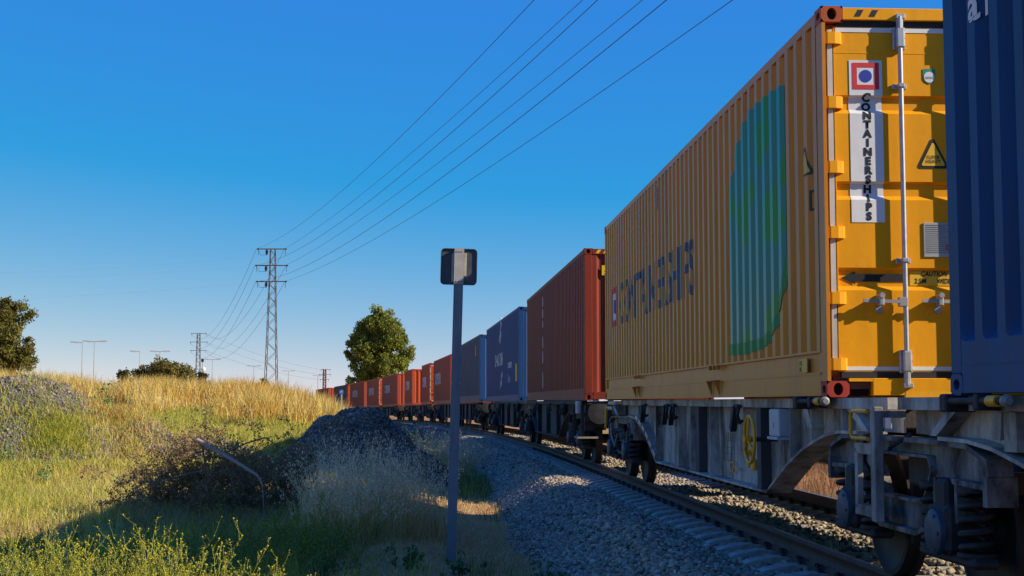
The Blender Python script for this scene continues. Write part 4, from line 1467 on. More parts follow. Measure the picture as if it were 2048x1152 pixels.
wagon([63.0, 76.6, 89.9], 'dark container wagon under the faded blue container', M_frame_d, M_steel_d, False)
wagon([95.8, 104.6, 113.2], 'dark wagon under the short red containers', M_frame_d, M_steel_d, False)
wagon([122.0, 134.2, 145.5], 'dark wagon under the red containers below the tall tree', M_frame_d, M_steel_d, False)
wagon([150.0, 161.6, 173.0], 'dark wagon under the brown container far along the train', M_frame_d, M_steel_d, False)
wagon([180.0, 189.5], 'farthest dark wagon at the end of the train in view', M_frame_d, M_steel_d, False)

def gz(x, y):
    return float(ground_h(np.array([x]), np.array([y]))[0])

# ------------------------------------------------------------------ the sign post
M_post = mat('weathered_zinc', (0.22, 0.235, 0.25), 0.6, 0.3, var=0.18, scale=9, dirt=(0.12, 0.11, 0.10), dirt_amt=0.4, dirt_scale=7, streak=3)
M_back = mat('bare_sign_back', (0.075, 0.085, 0.095), 0.55, 0.3, var=0.2, scale=5, dirt=(0.2, 0.19, 0.17), dirt_amt=0.3, dirt_scale=5)
M_clampm = mat('sunlit_bracket_metal', (0.42, 0.39, 0.34), 0.6, 0.2, var=0.15, scale=14, dirt=(0.2, 0.16, 0.12), dirt_amt=0.3, dirt_scale=9)  # pale beige stands in for the sunlit patch at the post's head
pb = px_point(902, 1108, 17.0)
gzp = gz(pb.x, pb.y)
post = empty('sign_post', (pb.x, pb.y, gzp - 0.05), 0, 'grey steel channel post carrying a rounded square sign seen from behind', 'sign')
post.rotation_euler = (0, math.radians(1.35), math.radians(4))
Hs = 3.78
w, dpt, t = 0.056, 0.055, 0.006
pm_ = MB()
pm_.box(-w, w, 0, t, 0, Hs)
pm_.box(-w, -w + t, t, dpt, 0, Hs)
pm_.box(w - t, w, t, dpt, 0, Hs)
pm_.box(-w + t, -w + 0.02, dpt - t, dpt, 0, Hs)
pm_.box(w - 0.02, w - t, dpt - t, dpt, 0, Hs)
pm_.build('post', M_post, post)
def rrect(cx, cz, hw_, hh, r, n=6):
    pts = []
    for sx_, sz_, a0 in ((1, 1, 0), (-1, 1, 90), (-1, -1, 180), (1, -1, 270)):
        for k in range(n + 1):
            a = math.radians(a0 + 90 * k / n)
            pts.append((cx + sx_ * (hw_ - r) + r * math.cos(a), cz + sz_ * (hh - r) + r * math.sin(a)))
    return pts
cz = Hs - 0.215
pl_o = MB().prism_y(rrect(0.0, cz, 0.22, 0.22, 0.05), dpt + 0.012, dpt + 0.016).build('sign_plate', M_back, post)
rim = MB()
ro, ri = rrect(0.0, cz, 0.22, 0.22, 0.05), rrect(0.0, cz, 0.212, 0.212, 0.044)
n = len(ro)
rim.add([(a, dpt - 0.008, b) for a, b in ro] + [(a, dpt + 0.0115, b) for a, b in ro] + [(a, dpt - 0.008, b) for a, b in ri] + [(a, dpt + 0.0115, b) for a, b in ri],
        [(i, (i + 1) % n, (i + 1) % n + n, i + n) for i in range(n)] + [(i + 2 * n, (i + 1) % n + 2 * n, (i + 1) % n + 3 * n, i + 3 * n) for i in range(n)] +
        [(i, (i + 1) % n, (i + 1) % n + 2 * n, i + 2 * n) for i in range(n)])
rim.build('rim', M_back, pl_o)
MB().box(-w - 0.002, w + 0.002, -0.008, -0.002, Hs - 0.43, Hs + 0.004).build('bracket', M_clampm, post)
MB().box(-w - 0.03, -w - 0.004, dpt - 0.01, dpt + 0.011, Hs - 0.40, Hs - 0.06, 0.003).box(w + 0.004, w + 0.035, dpt - 0.01, dpt + 0.011, Hs - 0.33, Hs - 0.05, 0.003).build('backing_strip', M_clampm, post)
for zz in (Hs - 0.04, Hs - 0.40):
    for xx in (-0.034, 0.0, 0.03):
        MB().lathe([(0, 0.007), (-0.006, 0.006)], (xx, -0.008, zz), 'y', 8).build('bolt', M_black, post)
for zz in (2.17,):
    for xx in (-0.042, 0.042):
        MB().lathe([(0, 0.006), (-0.002, 0.005)], (xx, 0.0, zz), 'y', 8).build('bolt_hole', M_white, post)

# ------------------------------------------------------------------ pylons and wires
M_lattice = mat('weathered_lattice_steel', (0.11, 0.09, 0.07), 0.75, 0.1, var=0.25, scale=3)
M_lattice_r = mat('red_lattice_paint', (0.22, 0.05, 0.04), 0.7, var=0.2, scale=3)
M_insul = mat('brown_porcelain', (0.05, 0.03, 0.025), 0.35)
M_wire = mat('dark_cable', (0.035, 0.035, 0.04), 0.6)
M_wire_l = mat('pale_cable', (0.55, 0.58, 0.62), 0.5, 0.3)
def pylon(X, Y, ztop, label, arms, half, wb, wt, thick=0.055, rz=0.0, m=M_lattice):
    z0 = gz(X, Y) - 0.2
    r = empty('pylon', (X, Y, z0), rz, label, 'pylon', 'lattice pylons of the overhead line')
    H = ztop - z0
    wid = lambda z: wb + (wt - wb) * min(1, z / (H * 0.93))
    for sx_ in (-1, 1):
        for sy in (-1, 1):
            MB().tube([(sx_ * wb / 2, sy * wb / 2, 0), (sx_ * wid(H * 0.5) / 2, sy * wid(H * 0.5) / 2, H * 0.5), (sx_ * wt / 2, sy * wt / 2, H)], thick, 4).build('leg', m, r)
    z = 0.3
    br_ = MB()
    k = 0
    while z < H - 0.5:
        st_ = max(0.7, wid(z) * 0.95)
        z2 = min(H - 0.05, z + st_)
        a, b = wid(z) / 2, wid(z2) / 2
        for s_ in (-1, 1):
            sg = 1 if k % 2 else -1
            br_.tube([(-sg * a, s_ * a, z), (sg * b, s_ * b, z2)], thick * 0.55, 4)
            br_.tube([(s_ * a, -sg * a, z), (s_ * b, sg * b, z2)], thick * 0.55, 4)
        z = z2
        k += 1
    br_.build('lattice_bracing', m, r)
    ends = []
    for (za, xl, xr) in arms:
        za = za - z0
        b = MB().box(-xl, xr, -0.10, -0.02, za - 0.06, za + 0.06)
        b.box(-xl, xr, 0.02, 0.10, za - 0.06, za + 0.06)
        o = b.build('cross_arm', m, r)
        for x in (-xl, xr):
            MB().lathe([(-0.13, 0.05), (-0.09, 0.12), (-0.05, 0.06), (0, 0.13), (0.05, 0.06), (0.09, 0.12), (0.13, 0.05)], (x, 0, za), 'x', 8).build('insulator', M_insul, o)
            MB().tube([(x * 0.98, 0, za - 0.05), (x * 0.96, 0, za - 0.75)], 0.03, 5).build('jumper', M_insul, o)
            ends.append(r.matrix_basis)
        if half:
            MB().lathe([(-0.75, 0.05), (-0.60, 0.10), (-0.5, 0.17), (-0.2, 0.17), (-0.08, 0.08)], (-xl * 0.40, 0, za), 'z', 8).build('insulator', M_insul, o)
            MB().tube([(-xl * 0.40, 0, za - 0.7), (-xl * 0.8, 0, za - 0.75), (-xl * 0.93, 0, za - 0.2)], 0.022, 5).build('jumper', M_insul, o)
    return r
def arm_end(px, py, d):
    return px_point(px, py, d)
D1, D2, D3 = 171.0, 381.0, 430.0
def arms_px(lst, d, cx):
    out = []
    for (y, xl, xr) in lst:
        out.append((px_point(cx, y, d).z, (cx - xl) * d / 2844.4, (xr - cx) * d / 2844.4))
    return out
P1c = px_point(542, 768, D1)
a1 = [(498, 512, 568), (531, 509, 571), (563, 511, 569)]
pylon(P1c.x, D1, px_point(542, 497, D1).z, 'tall lattice pylon with three cross-arms rising behind the golden grass', arms_px(a1, D1, 542), True, 1.65, 0.55)
P2c = px_point(396, 740, D2)
a2 = [(667, 382, 411), (684, 380, 413), (701, 381, 411)]
pylon(P2c.x, D2, px_point(396, 666, D2).z, 'smaller far pylon with three cross-arms beside the low round tree', arms_px(a2, D2, 396), False, 1.5, 0.7, 0.075)
P3c = px_point(649, 760, D3)
a3 = [(739, 642, 660), (749, 639, 661), (759, 641, 657)]
pylon(P3c.x, D3, px_point(649, 738, D3).z, 'small dark red pylon above the far end of the train', arms_px(a3, D3, 649), False, 0.9, 0.7, 0.20, m=M_lattice_r)

def wire(pts, r, label, m=M_wire, group='overhead wires'):
    cu = MB().tube(pts, r, 5, False)
    o = cu.build('overhead_wire', m)
    tag(o, label, 'wire', group)
    return o
def sag_path(a, b, S, n=40):
    return [a.lerp(b, i / n) - Vector((0, 0, 4 * S * (i / n) * (1 - i / n))) for i in range(n + 1)]
# towards the right, over the train and past the camera: survey where each leaves the picture's top edge
SPAN = 210.0
names = ['highest wire, from the left tip of the near pylon\'s top arm to the upper right', 'second wire from the top, from the right tip of the near pylon\'s top arm',
         'third wire from the top, from the left tip of the near pylon\'s middle arm', 'fourth wire from the top, from the right tip of the near pylon\'s middle arm',
         'fifth wire from the top, from the left tip of the near pylon\'s bottom arm', 'lowest wire to the right, from the right tip of the near pylon\'s bottom arm']
exits = [1068, 1165, 1195, 1285, 1333, 1465]
i = 0
for (y, xl, xr) in a1:
    for x in (xl, xr):
        A = px_point(x, y, D1)
        ex = exits[i]
        dirx = 0.262
        # point on the wire's vertical plane seen at (ex, 0)
        ray = px_point(ex, 0, 1.0) - Vector((0, 0, EYE))
        tt_ = (A.x + dirx * A.y) / (ray.x + dirx * ray.y)
        Pt = ray * tt_ + Vector((0, 0, EYE))
        s_ = (A.y - Pt.y) / SPAN
        S = (A.z - Pt.z) / (4 * s_ * (1 - s_))
        B_ = Vector((A.x + dirx * SPAN, A.y - SPAN, A.z))
        wire(sag_path(A, B_, S, 60), 0.013, names[i])
        i += 1
pos = ['top arm', 'middle arm', 'bottom arm']
for k in range(3):
    for s_, nm in ((1, 'left'), (2, 'right')):
        A = px_point(a1[k][s_], a1[k][0] + 2, D1)
        B_ = px_point(a2[k][s_], a2[k][0], D2)
        wire(sag_path(A, B_, 5.0, 30), 0.02, 'sagging wire between the two grey pylons, from the near one\'s %s, %s tip' % (pos[k], nm))
    A = px_point(a2[k][2], a2[k][0], D2)
    B_ = px_point(a3[k][1], a3[k][0], D3)
    wire(sag_path(A, B_, 1.2, 24), 0.02, 'thin wire from the far grey pylon\'s %s to the small red pylon' % pos[k])
    B_ = px_point(a3[k][1], a3[k][0], D3)
for k, (ya, yb_) in enumerate(((513, 547), (533, 543), (565, 600))):
    A = px_point(a1[k][1], ya, D1)
    B_ = px_point(-700, yb_ - 10, 185)
    wire(sag_path(A, B_, 1.5, 30), 0.006, 'faint pale wire leading left from the near pylon\'s %s' % pos[k], M_wire_l)

# ------------------------------------------------------------------ street lamps
M_lamp = mat('pale_lamp_post', (0.36, 0.33, 0.30), 0.6, 0.1, var=0.1, scale=2)
M_lhead = mat('grey_lamp_head', (0.55, 0.55, 0.53), 0.5, 0.2)
lamps = [(6, 655, 'L2', 'leftmost tall street lamp in front of the big left tree'), (15, 661, 'L', 'single-headed street lamp, second from the left, before the big left tree'),
         (165, 685, 'L', 'single-headed street lamp above the golden ridge, left of its double neighbour'), (189, 683, 'D', 'double-headed street lamp above the golden ridge left of the picture\'s middle'),
         (280, 703, 'L', 'single-headed street lamp left of the low round tree'), (320, 703, 'D', 'double-headed street lamp in front of the low round tree'),
         (425, 719, 'D', 'double-headed street lamp just right of the far grey pylon'), (508, 732, 'D', 'double-headed street lamp just left of the near pylon\'s foot'),
         (577, 742, 'D', 'double-headed street lamp just right of the near pylon\'s foot'), (636, 751, 'D', 'farthest street lamp, beside the small red pylon')]
for px_, py_, ty, lb in lamps:
    d = 11.0 * 2844.4 / (804 - py_)
    p = px_point(px_, py_, d)
    z0 = gz(p.x, p.y) - 0.1
    H = p.z - z0
    k = d / 260.0
    r = empty('street_lamp', (p.x, p.y, z0), 0, lb, 'street lamp', 'street lamps along the road')
    MB().tube([(0, 0, 0), (0, 0, H)], [0.10 * max(1, k * 0.8), 0.06 * max(1, k * 0.8)], 8).build('pole', M_lamp, r)
    for sg in ((-1, 1) if ty in ('D', 'L2') else (-1,)):
        MB().tube([(0, 0, H - 0.05), (sg * 0.9, 0, H + 0.08)], 0.07, 6).build('arm', M_lamp, r)
        hd = MB().prism_y([(sg * 0.7, H + 0.02), (sg * 1.0, H - 0.14), (sg * 2.1, H - 0.04), (sg * 2.3, H + 0.10), (sg * 2.0, H + 0.22), (sg * 0.9, H + 0.16)], -0.2, 0.2)
        hd.build('lamp_head', M_lhead, r)
# the short mast with a white globe
p = px_point(405, 722, 330)
z0 = gz(p.x, p.y)
r = empty('globe_mast', (p.x, p.y, z0), 0, 'short thin mast with a white globe right of the far grey pylon', 'mast')
MB().tube([(0, 0, 0), (0, 0, p.z - z0)], 0.10, 8).build('pole', M_lamp, r)
MB().lathe([(-0.55, 0.1), (-0.4, 0.42), (0, 0.55), (0.4, 0.42), (0.55, 0.1)], (0.25, 0, p.z - z0 - 1.9), 'z', 14).build('globe', M_white, r)
MB().box(-0.3, 0.3, -0.2, 0.2, p.z - z0 - 0.2, p.z - z0 + 0.5, 0.05).build('mast_head', M_black, r)

# the blue trackside sign on its post
p = px_point(683, 784, 120)
z0 = gz(p.x, p.y)
r = empty('trackside_sign', (p.x, p.y, z0), 0, 'small blue sign on a post in front of the brown container', 'sign')
MB().tube([(0, 0, 0), (0, 0, p.z - z0 + 0.2)], 0.07, 8).build('post', M_galv, r)
MB().prism_y(rrect(0, p.z - z0, 0.17, 0.17, 0.04), -0.09, -0.07).build('plate', mat('blue_sign_face', (0.03, 0.14, 0.5), 0.4), r)
t_ = text_mesh('JRY', 0.16, 0.004, 0.1, 'CENTER')
end_decal('lettering', t_, 0, p.z - z0 - 0.04, M_white, r, lambda z: -0.09, 0.006)

# ------------------------------------------------------------------ trees
M_leaf = tint_mat('tree_leaves', 0.6, 0.35, 0.25)
M_bark = mat('pale_bark', (0.20, 0.16, 0.12), 0.9, var=0.35, scale=5, streak=4)
def leaves(C, Rr, n, size, droop, col, spread=0.3):
    """n leaf-sized faces around every clump centre C (k,3) with radius Rr (k,)"""
    k = len(C)
    N = k * n
    d = rng.normal(0, 1, (N, 3))
    d /= np.linalg.norm(d, axis=1)[:, None]
    P_ = np.repeat(C, n, 0) + d * (rng.random(N) ** 0.45)[:, None] * np.repeat(Rr, n)[:, None] * np.array([1, 1, 0.85])
    up = rng.normal(0, 1, (N, 3)) * (1 - droop) + np.array([0, 0, -1.0]) * droop * 1.6
    up /= np.linalg.norm(up, axis=1)[:, None]
    sd_ = np.cross(up, rng.normal(0, 1, (N, 3)))
    sd_ /= np.linalg.norm(sd_, axis=1)[:, None] + 1e-9
    ln_ = size * rng.uniform(0.7, 1.4, N)[:, None]
    wd_ = ln_ * rng.uniform(0.28, 0.45, N)[:, None]
    V = np.stack([P_, P_ + up * ln_ * 0.5 + sd_ * wd_, P_ + up * ln_, P_ + up * ln_ * 0.5 - sd_ * wd_], 1).reshape(-1, 3)
    Qd = np.arange(4 * N).reshape(N, 4)
    ct = np.repeat(rng.normal(1, 0.16, k), n)[:, None] * rng.normal(1, spread * 0.6, N)[:, None]
    c = np.array(col)[None] * np.clip(ct, 0.45, 1.7)
    c[:, 0] *= 1 + rng.normal(0, 0.12, N)
    return V, Qd, np.repeat(np.clip(c, 0.005, 0.5), 4, 0)
def tree(loc, lobes, col, label, n_clump, n_leaf, size, clump_r, droop, trunk_r, trunk_top, group='trees beyond the field', name='leafy_tree'):
    """lobes: (x, y, z, rx, ry, rz) ellipsoids that bound the crown, relative to the foot"""
    r = empty(name, loc, 0, label, 'tree', group)
    lob = np.array(lobes, float)
    vol = lob[:, 3] * lob[:, 4] * lob[:, 5]
    C = []
    for l_, v_ in zip(lob, vol / vol.sum()):
        m_ = max(3, int(n_clump * v_))
        d = rng.normal(0, 1, (m_, 3))
        d /= np.linalg.norm(d, axis=1)[:, None]
        q = rng.uniform(0.2, 1.12, m_)[:, None] ** 0.6
        C.append(l_[:3] + d * q * l_[3:])
    C = np.concatenate(C)
    Rr = clump_r * rng.uniform(0.45, 1.5, len(C))
    V, Qd, T = leaves(C, Rr, n_leaf, size, droop, col)
    link('crown', mesh_np('crown', V, quads=Qd, m=M_leaf, tint=T), r)
    b = MB()
    b.tube([(0, 0, -0.3), (0.1, 0, trunk_top * 0.5), (0, 0.1, trunk_top)], [trunk_r, trunk_r * 0.8, trunk_r * 0.55], 10)
    b.build('trunk', M_bark, r)
    lim = MB()
    sel = rng.choice(len(C), min(len(C), 46), replace=False)
    for s_ in sel:
        e_ = C[s_]
        z1 = trunk_top * random.uniform(0.6, 1.0)
        mid = Vector((e_[0] * 0.45, e_[1] * 0.45, (z1 + e_[2]) / 2 + 0.2))
        lim.tube([(0, 0, z1), mid, tuple(e_)], [trunk_r * 0.35, trunk_r * 0.2, trunk_r * 0.06], 5, False)
    lim.build('branches', M_bark, r)
    return r
# tall tree behind the train
D = 190.0
s = D / 2844.4
f0 = px_point(757, 800, D)
z0 = gz(f0.x, f0.y)
hz = lambda py: px_point(757, py, D).z - z0
lb = lambda px_, py_, rx, rz: ((px_ - 757) * s, random.uniform(-1.2, 1.2), hz(py_), rx * s, rx * s * 0.9, rz * s)
tree((f0.x, f0.y, z0), [lb(755, 650, 38, 34), lb(728, 672, 34, 32), lb(780, 670, 36, 34), lb(715, 700, 24, 30), lb(745, 705, 40, 34), lb(790, 705, 32, 34), lb(757, 632, 16, 18), lb(725, 735, 26, 22), lb(775, 735, 34, 22), lb(805, 722, 20, 26), lb(745, 760, 40, 20)],
     (0.20, 0.22, 0.03), 'tall round leafy tree standing behind the train', 520, 95, 0.26, 0.60, 0.55, 0.35, hz(735))
# big tree at the left edge
D = 150.0
s = D / 2844.4
f0 = px_point(-10, 800, D)
z0 = gz(f0.x, f0.y)
hz = lambda py: px_point(-10, py, D).z - z0
lb = lambda px_, py_, rx, rz: ((px_ + 10) * s, random.uniform(-1.2, 1.2), hz(py_), rx * s, rx * s * 0.9, rz * s)
tree((f0.x, f0.y, z0), [lb(0, 625, 36, 28), lb(40, 625, 26, 22), lb(20, 660, 36, 26), lb(-35, 660, 50, 50), lb(35, 695, 34, 26), lb(0, 720, 60, 30), lb(48, 720, 24, 20), lb(-60, 700, 50, 50), lb(58, 628, 10, 10)],
     (0.17, 0.155, 0.03), 'big dark green tree cut off by the left edge of the picture', 600, 95, 0.21, 0.50, 0.3, 0.4, hz(700))
# low round tree left of the pylon
D = 220.0
s = D / 2844.4
f0 = px_point(325, 800, D)
z0 = gz(f0.x, f0.y)
hz = lambda py: px_point(325, py, D).z - z0
lb = lambda px_, py_, rx, rz: ((px_ - 325) * s, random.uniform(-1.2, 1.2), hz(py_), rx * s, rx * s * 0.9, rz * s)
tree((f0.x, f0.y, z0), [lb(330, 738, 28, 22), lb(355, 745, 28, 20), lb(300, 748, 26, 18), lb(280, 755, 16, 14), lb(375, 758, 18, 16), lb(325, 765, 55, 24)],
     (0.20, 0.17, 0.035), 'low round olive tree on the horizon behind two street lamps', 330, 80, 0.26, 0.6, 0.2, 0.3, hz(765))
for px_, py_, rx, lbl in ((246, 748, 13, 'small round bush on the horizon left of the low olive tree'), (400, 752, 12, 'small green bush at the foot of the far grey pylon'), (525, 768, 10, 'tiny dark bush left of the near pylon\'s foot'), (700, 760, 9, 'small pale green treetop showing above the far containers')):
    D = 230.0
    s = D / 2844.4
    f0 = px_point(px_, 800, D)
    z0 = gz(f0.x, f0.y)
    zc = px_point(px_, py_, D).z - z0
    tree((f0.x, f0.y, z0), [(0, 0, zc, rx * s, rx * s, rx * s * 0.7), (0.3, 0, zc * 0.6, rx * s * 1.1, rx * s, zc * 0.4)],
         (0.07, 0.10, 0.03) if px_ == 700 else (0.06, 0.065, 0.02), lbl, 60, 34, 0.36, 0.45, 0.1, 0.14, zc * 0.7)

# ------------------------------------------------------------------ heaps of crushed stone
MOUNDS = []
def mound_h(x, y, spec):
    """height of a heap above the ground: a few overlapping rounded cones"""
    h = np.zeros_like(np.asarray(x, float))
    for (cx, cy, rx, ry, hh, pw) in spec:
        q = np.sqrt(((x - cx) / rx) ** 2 + ((y - cy) / ry) ** 2)
        h = np.maximum(h, hh * np.clip(1 - q * q, 0, 1) ** pw)
    return h
M_heap = mat('heap_grit', (0.12, 0.118, 0.115), 0.95, var=0.45, scale=16, bump=1.0, bump_scale=22, spec=0.1)
def heap(spec, label, n_st, size, seed, base=(0.17, 0.168, 0.17)):
    x0 = min(c[0] - c[2] for c in spec); x1 = max(c[0] + c[2] for c in spec)
    y0 = min(c[1] - c[3] for c in spec); y1 = max(c[1] + c[3] for c in spec)
    gx = np.arange(x0 - 0.1, x1 + 0.2, 0.10)
    gy = np.arange(y0 - 0.1, y1 + 0.2, 0.12)
    X, Y = np.meshgrid(gx, gy)
    wob = lambda a, b: mound_h(a + 0.30 * fbm(a, b, 1.3, 3), b + 0.30 * fbm(b, a + 9, 1.3, 3), spec)
    hh = wob(X, Y)
    Z = ground_h(X, Y) + hh - 0.08 + 0.05 * fbm(X, Y, 0.4, 3) * (hh > 0.03)
    idx = np.arange(X.size).reshape(X.shape)
    Q = np.stack([idx[:-1, :-1], idx[:-1, 1:], idx[1:, 1:], idx[1:, :-1]], -1).reshape(-1, 4)
    r = empty('gravel_heap', ((x0 + x1) / 2, (y0 + y1) / 2, 0), 0, label, 'gravel heap', 'heaps of dark gravel')
    off = np.array([(x0 + x1) / 2, (y0 + y1) / 2, 0])
    me = mesh_np('heap_body', np.stack([X, Y, Z], -1).reshape(-1, 3) - off, quads=Q, m=M_heap)
    me.shade_smooth()
    link('heap_body', me, r)
    px_ = rng.uniform(x0, x1, n_st * 3)
    py_ = rng.uniform(y0, y1, n_st * 3)
    hv = wob(px_, py_)
    k = hv > 0.06
    px_, py_, hv = px_[k][:n_st], py_[k][:n_st], hv[k][:n_st]
    sz = size * np.clip(np.exp(rng.normal(0, 0.42, len(px_))), 0.4, 2.3)
    Pz = ground_h(px_, py_) + hv - 0.08 + 0.05 * fbm(px_, py_, 0.4, 3) + sz * 0.2
    o = stones(np.stack([px_, py_, Pz], -1) - off, sz, stone_tint(len(px_), base, 0.4), 'heap_stones', M_stone, r)
    o['kind'] = 'stuff'
    MOUNDS.append((spec, wob))
    return r
heap([(-11.9, 34.2, 3.8, 3.8, 2.05, 1.45), (-9.9, 34.8, 2.9, 3.0, 1.2, 1.5), (-8.3, 37.4, 2.0, 1.8, 0.34, 1.3)], 'big sunlit grey gravel heap at the left edge of the field', 40000, 0.024, 1, (0.20, 0.165, 0.135))
heap([(-3.45, 34.0, 2.2, 3.0, 1.58, 2.3), (-4.5, 37.0, 2.0, 2.4, 1.30, 2.0), (-2.5, 32.6, 1.7, 1.9, 0.75, 1.6)], 'dark shaded gravel heap beside the track in the middle of the picture', 36000, 0.025, 2, (0.17, 0.145, 0.11))
def mound_total(x, y):
    h = np.zeros_like(np.asarray(x, float))
    for spec, w_ in MOUNDS:
        h = np.maximum(h, w_(x, y))
    return h

# ------------------------------------------------------------------ grass and weeds
M_grass = tint_mat('grass_blades', 0.7, 0.3, 0.2)
def blades(P_, h, w, lean, col, name, var=0.2, curl=1.0):
    """tapered bent blades, five vertices each, as arrays"""
    N = len(P_)
    az_ = rng.uniform(0, 2 * PI, N)
    la = rng.uniform(0, 2 * PI, N)
    sx_, sy_ = np.cos(az_) * w / 2, np.sin(az_) * w / 2
    lx, ly = np.cos(la) * lean * h, np.sin(la) * lean * h
    z = np.zeros(N)
    V = np.zeros((N, 5, 3))
    for k, (t, ww) in enumerate(((0, -1), (0, 1), (0.55, -0.8), (0.55, 0.8), (1.0, 0))):
        V[:, k, 0] = P_[:, 0] + sx_ * ww + lx * t ** (1 + curl)
        V[:, k, 1] = P_[:, 1] + sy_ * ww + ly * t ** (1 + curl)
        V[:, k, 2] = P_[:, 2] + h * (t - 0.25 * lean * t * t) - (0.02 if t == 0 else 0)
    b = (np.arange(N) * 5)[:, None]
    Qd = b + np.array([[0, 1, 3, 2]])
    Tr = b + np.array([[2, 3, 4]])
    c = np.asarray(col) * np.clip(rng.normal(1, var, N), 0.5, 1.6)[:, None]
    return V.reshape(-1, 3), Qd, Tr, np.repeat(np.clip(c, 0.004, 0.7), 5, 0)
def grass_obj(parts, name, label, cat='grass'):
    Vs, Qs, Ts, Cs = [], [], [], []
    o = 0
    for V, Qd, Tr, C in parts:
        Vs.append(V); Qs.append(Qd + o); Ts.append(Tr + o); Cs.append(C)
        o += len(V)
    ob = link(name, mesh_np(name, np.concatenate(Vs), quads=np.concatenate(Qs), tris=np.concatenate(Ts), m=M_grass, tint=np.concatenate(Cs)))
    tag(ob, label, cat, kind='stuff')
    return ob
def frustum_points(N, d0, d1, p0, p1, power=0.6):
    """random ground points between depths d0 and d1 and between the lines of sight to columns p0 and p1"""
    y = d0 + (d1 - d0) * rng.random(N) ** power
    x = (p0 + (p1 - p0) * rng.random(N) - 1024) / 2844.4 * y
    return x, y
def mixcol(N, cols, wts):
    c = np.array(cols)
    return c[rng.choice(len(c), N, p=np.array(wts) / sum(wts))]
GREEN, OLIVE, STRAW, GOLD, RUST, PALE = (0.36, 0.40, 0.055), (0.50, 0.44, 0.08), (0.68, 0.50, 0.18), (0.74, 0.49, 0.09), (0.55, 0.27, 0.04), (0.74, 0.60, 0.30)

# open field on the left
x, y = frustum_points(190000, 13, 54, -120, 860, 0.85)
u = track_x(y) - x
den = 0.5 + 0.5 * fbm(x, y, 3.0, 3)
k = (u > 3.2) & (mound_total(x, y) < 0.08 + 1.5 * rng.random(len(x)) ** 1.6 * sstep(-12.6, -9.4, x) * sstep(-0.45, 0.25, fbm(x, y + 70, 1.6, 3)) * (x < -6.5)) & (rng.random(len(x)) < 0.35 + 0.8 * den) & ~((u < 5.4) & (rng.random(len(x)) < 0.93))
x, y, u = x[k], y[k], u[k]
gn = sstep(-0.5, 0.5, fbm(x + 40, y, 5.0, 3) + 0.30)
N = len(x)
col = np.where((rng.random(N) < gn)[:, None], mixcol(N, [GREEN, OLIVE, (0.36, 0.34, 0.07)], [4, 4, 3]), mixcol(N, [STRAW, OLIVE, PALE, RUST, GREEN], [3, 4, 2, 1, 2]))
h = rng.uniform(0.10, 0.34, N) * (0.7 + 0.6 * sstep(-0.6, 0.6, fbm(x - 9, y, 2.0, 2)))
grass_obj([blades(np.stack([x, y, ground_h(x, y) + np.maximum(mound_total(x, y) - 0.08, 0)], -1), h, 0.007 * np.maximum(1, y / 18), rng.uniform(0.15, 0.8, N), col, '')], 'field_grass', 'short green and straw coloured grass of the left field')

# golden tall grass on the ridge
x, y = frustum_points(75000, 38, 72, -150, 700, 0.8)
u = track_x(y) - x
rid = fbm(x, y, 4.0, 3)
lowedge = 50.5 + 5.0 * fbm(x, y * 0.2, 4.0, 3) - 2.5 * sstep(350, 560, 1024 + x / y * 2844)
k = (u > 5.0) & (y > lowedge) & (mound_total(x, y) < 0.1)
x, y = x[k], y[k]
N = len(x)
pt_ = sstep(-0.35, 0.55, fbm(x, y + 30, 6.0, 3))
col = np.where((rng.random(N) < pt_)[:, None], mixcol(N, [GOLD, PALE, (0.66, 0.48, 0.15)], [4, 3, 4]), mixcol(N, [GOLD, RUST, STRAW, (0.40, 0.36, 0.08)], [3, 4, 2, 1]))
h = rng.uniform(0.35, 1.0, N) * (0.30 + 1.0 * sstep(-0.45, 0.6, fbm(x + 5, y, 2.2, 3)))
grass_obj([blades(np.stack([x, y, ground_h(x, y)], -1), h, rng.uniform(0.016, 0.030, N), rng.uniform(0.1, 0.55, N), col, '', 0.16)], 'golden_grass', 'tall golden dry grass along the ridge')

# weeds on the sunny heap and thin grass in the ditch, on the right bank and along the foot of the ballast
parts = []
for cx, cy, rr, n, c0 in ((-10.2, 32.2, 1.8, 7000, [(0.30, 0.36, 0.04), OLIVE]), (-11.2, 30.8, 1.8, 4500, [(0.34, 0.38, 0.05), OLIVE]), (-8.6, 32.8, 1.8, 4200, [OLIVE, STRAW]), (-9.4, 34.2, 1.6, 3200, [STRAW, OLIVE, RUST])):
    a = rng.uniform(0, 2 * PI, n)
    q = np.abs(rng.normal(0, 0.5, n)) * rr
    x, y = cx + q * np.cos(a), cy + q * np.sin(a)
    parts.append(blades(np.stack([x, y, ground_h(x, y) + np.maximum(mound_total(x, y) - 0.1, 0)], -1), rng.uniform(0.08, 0.3, n), 0.014, rng.uniform(0.2, 0.8, n), mixcol(n, c0, [1] * len(c0)), ''))
grass_obj(parts, 'heap_weeds', 'patches of bright green weeds growing over the left gravel heap', 'weeds')
parts = []
x, y = frustum_points(46000, 14, 46, 560, 1180, 0.8)
u = track_x(y) - x
k = (u > 2.75) & (u < 5.2) & (mound_total(x, y) < 0.1)
x, y, u = x[k], y[k], u[k]
N = len(x)
gr_ = (u < 3.7) & (fbm(x, y, 1.6, 3) > 0.42)
col = np.where(gr_[:, None], mixcol(N, [(0.14, 0.19, 0.05), (0.2, 0.22, 0.05), OLIVE], [3, 2, 2]), mixcol(N, [(0.80, 0.50, 0.20), (0.64, 0.38, 0.16), PALE], [4, 4, 2]))
h = np.where(gr_, rng.uniform(0.12, 0.42, N), rng.uniform(0.03, 0.14, N))
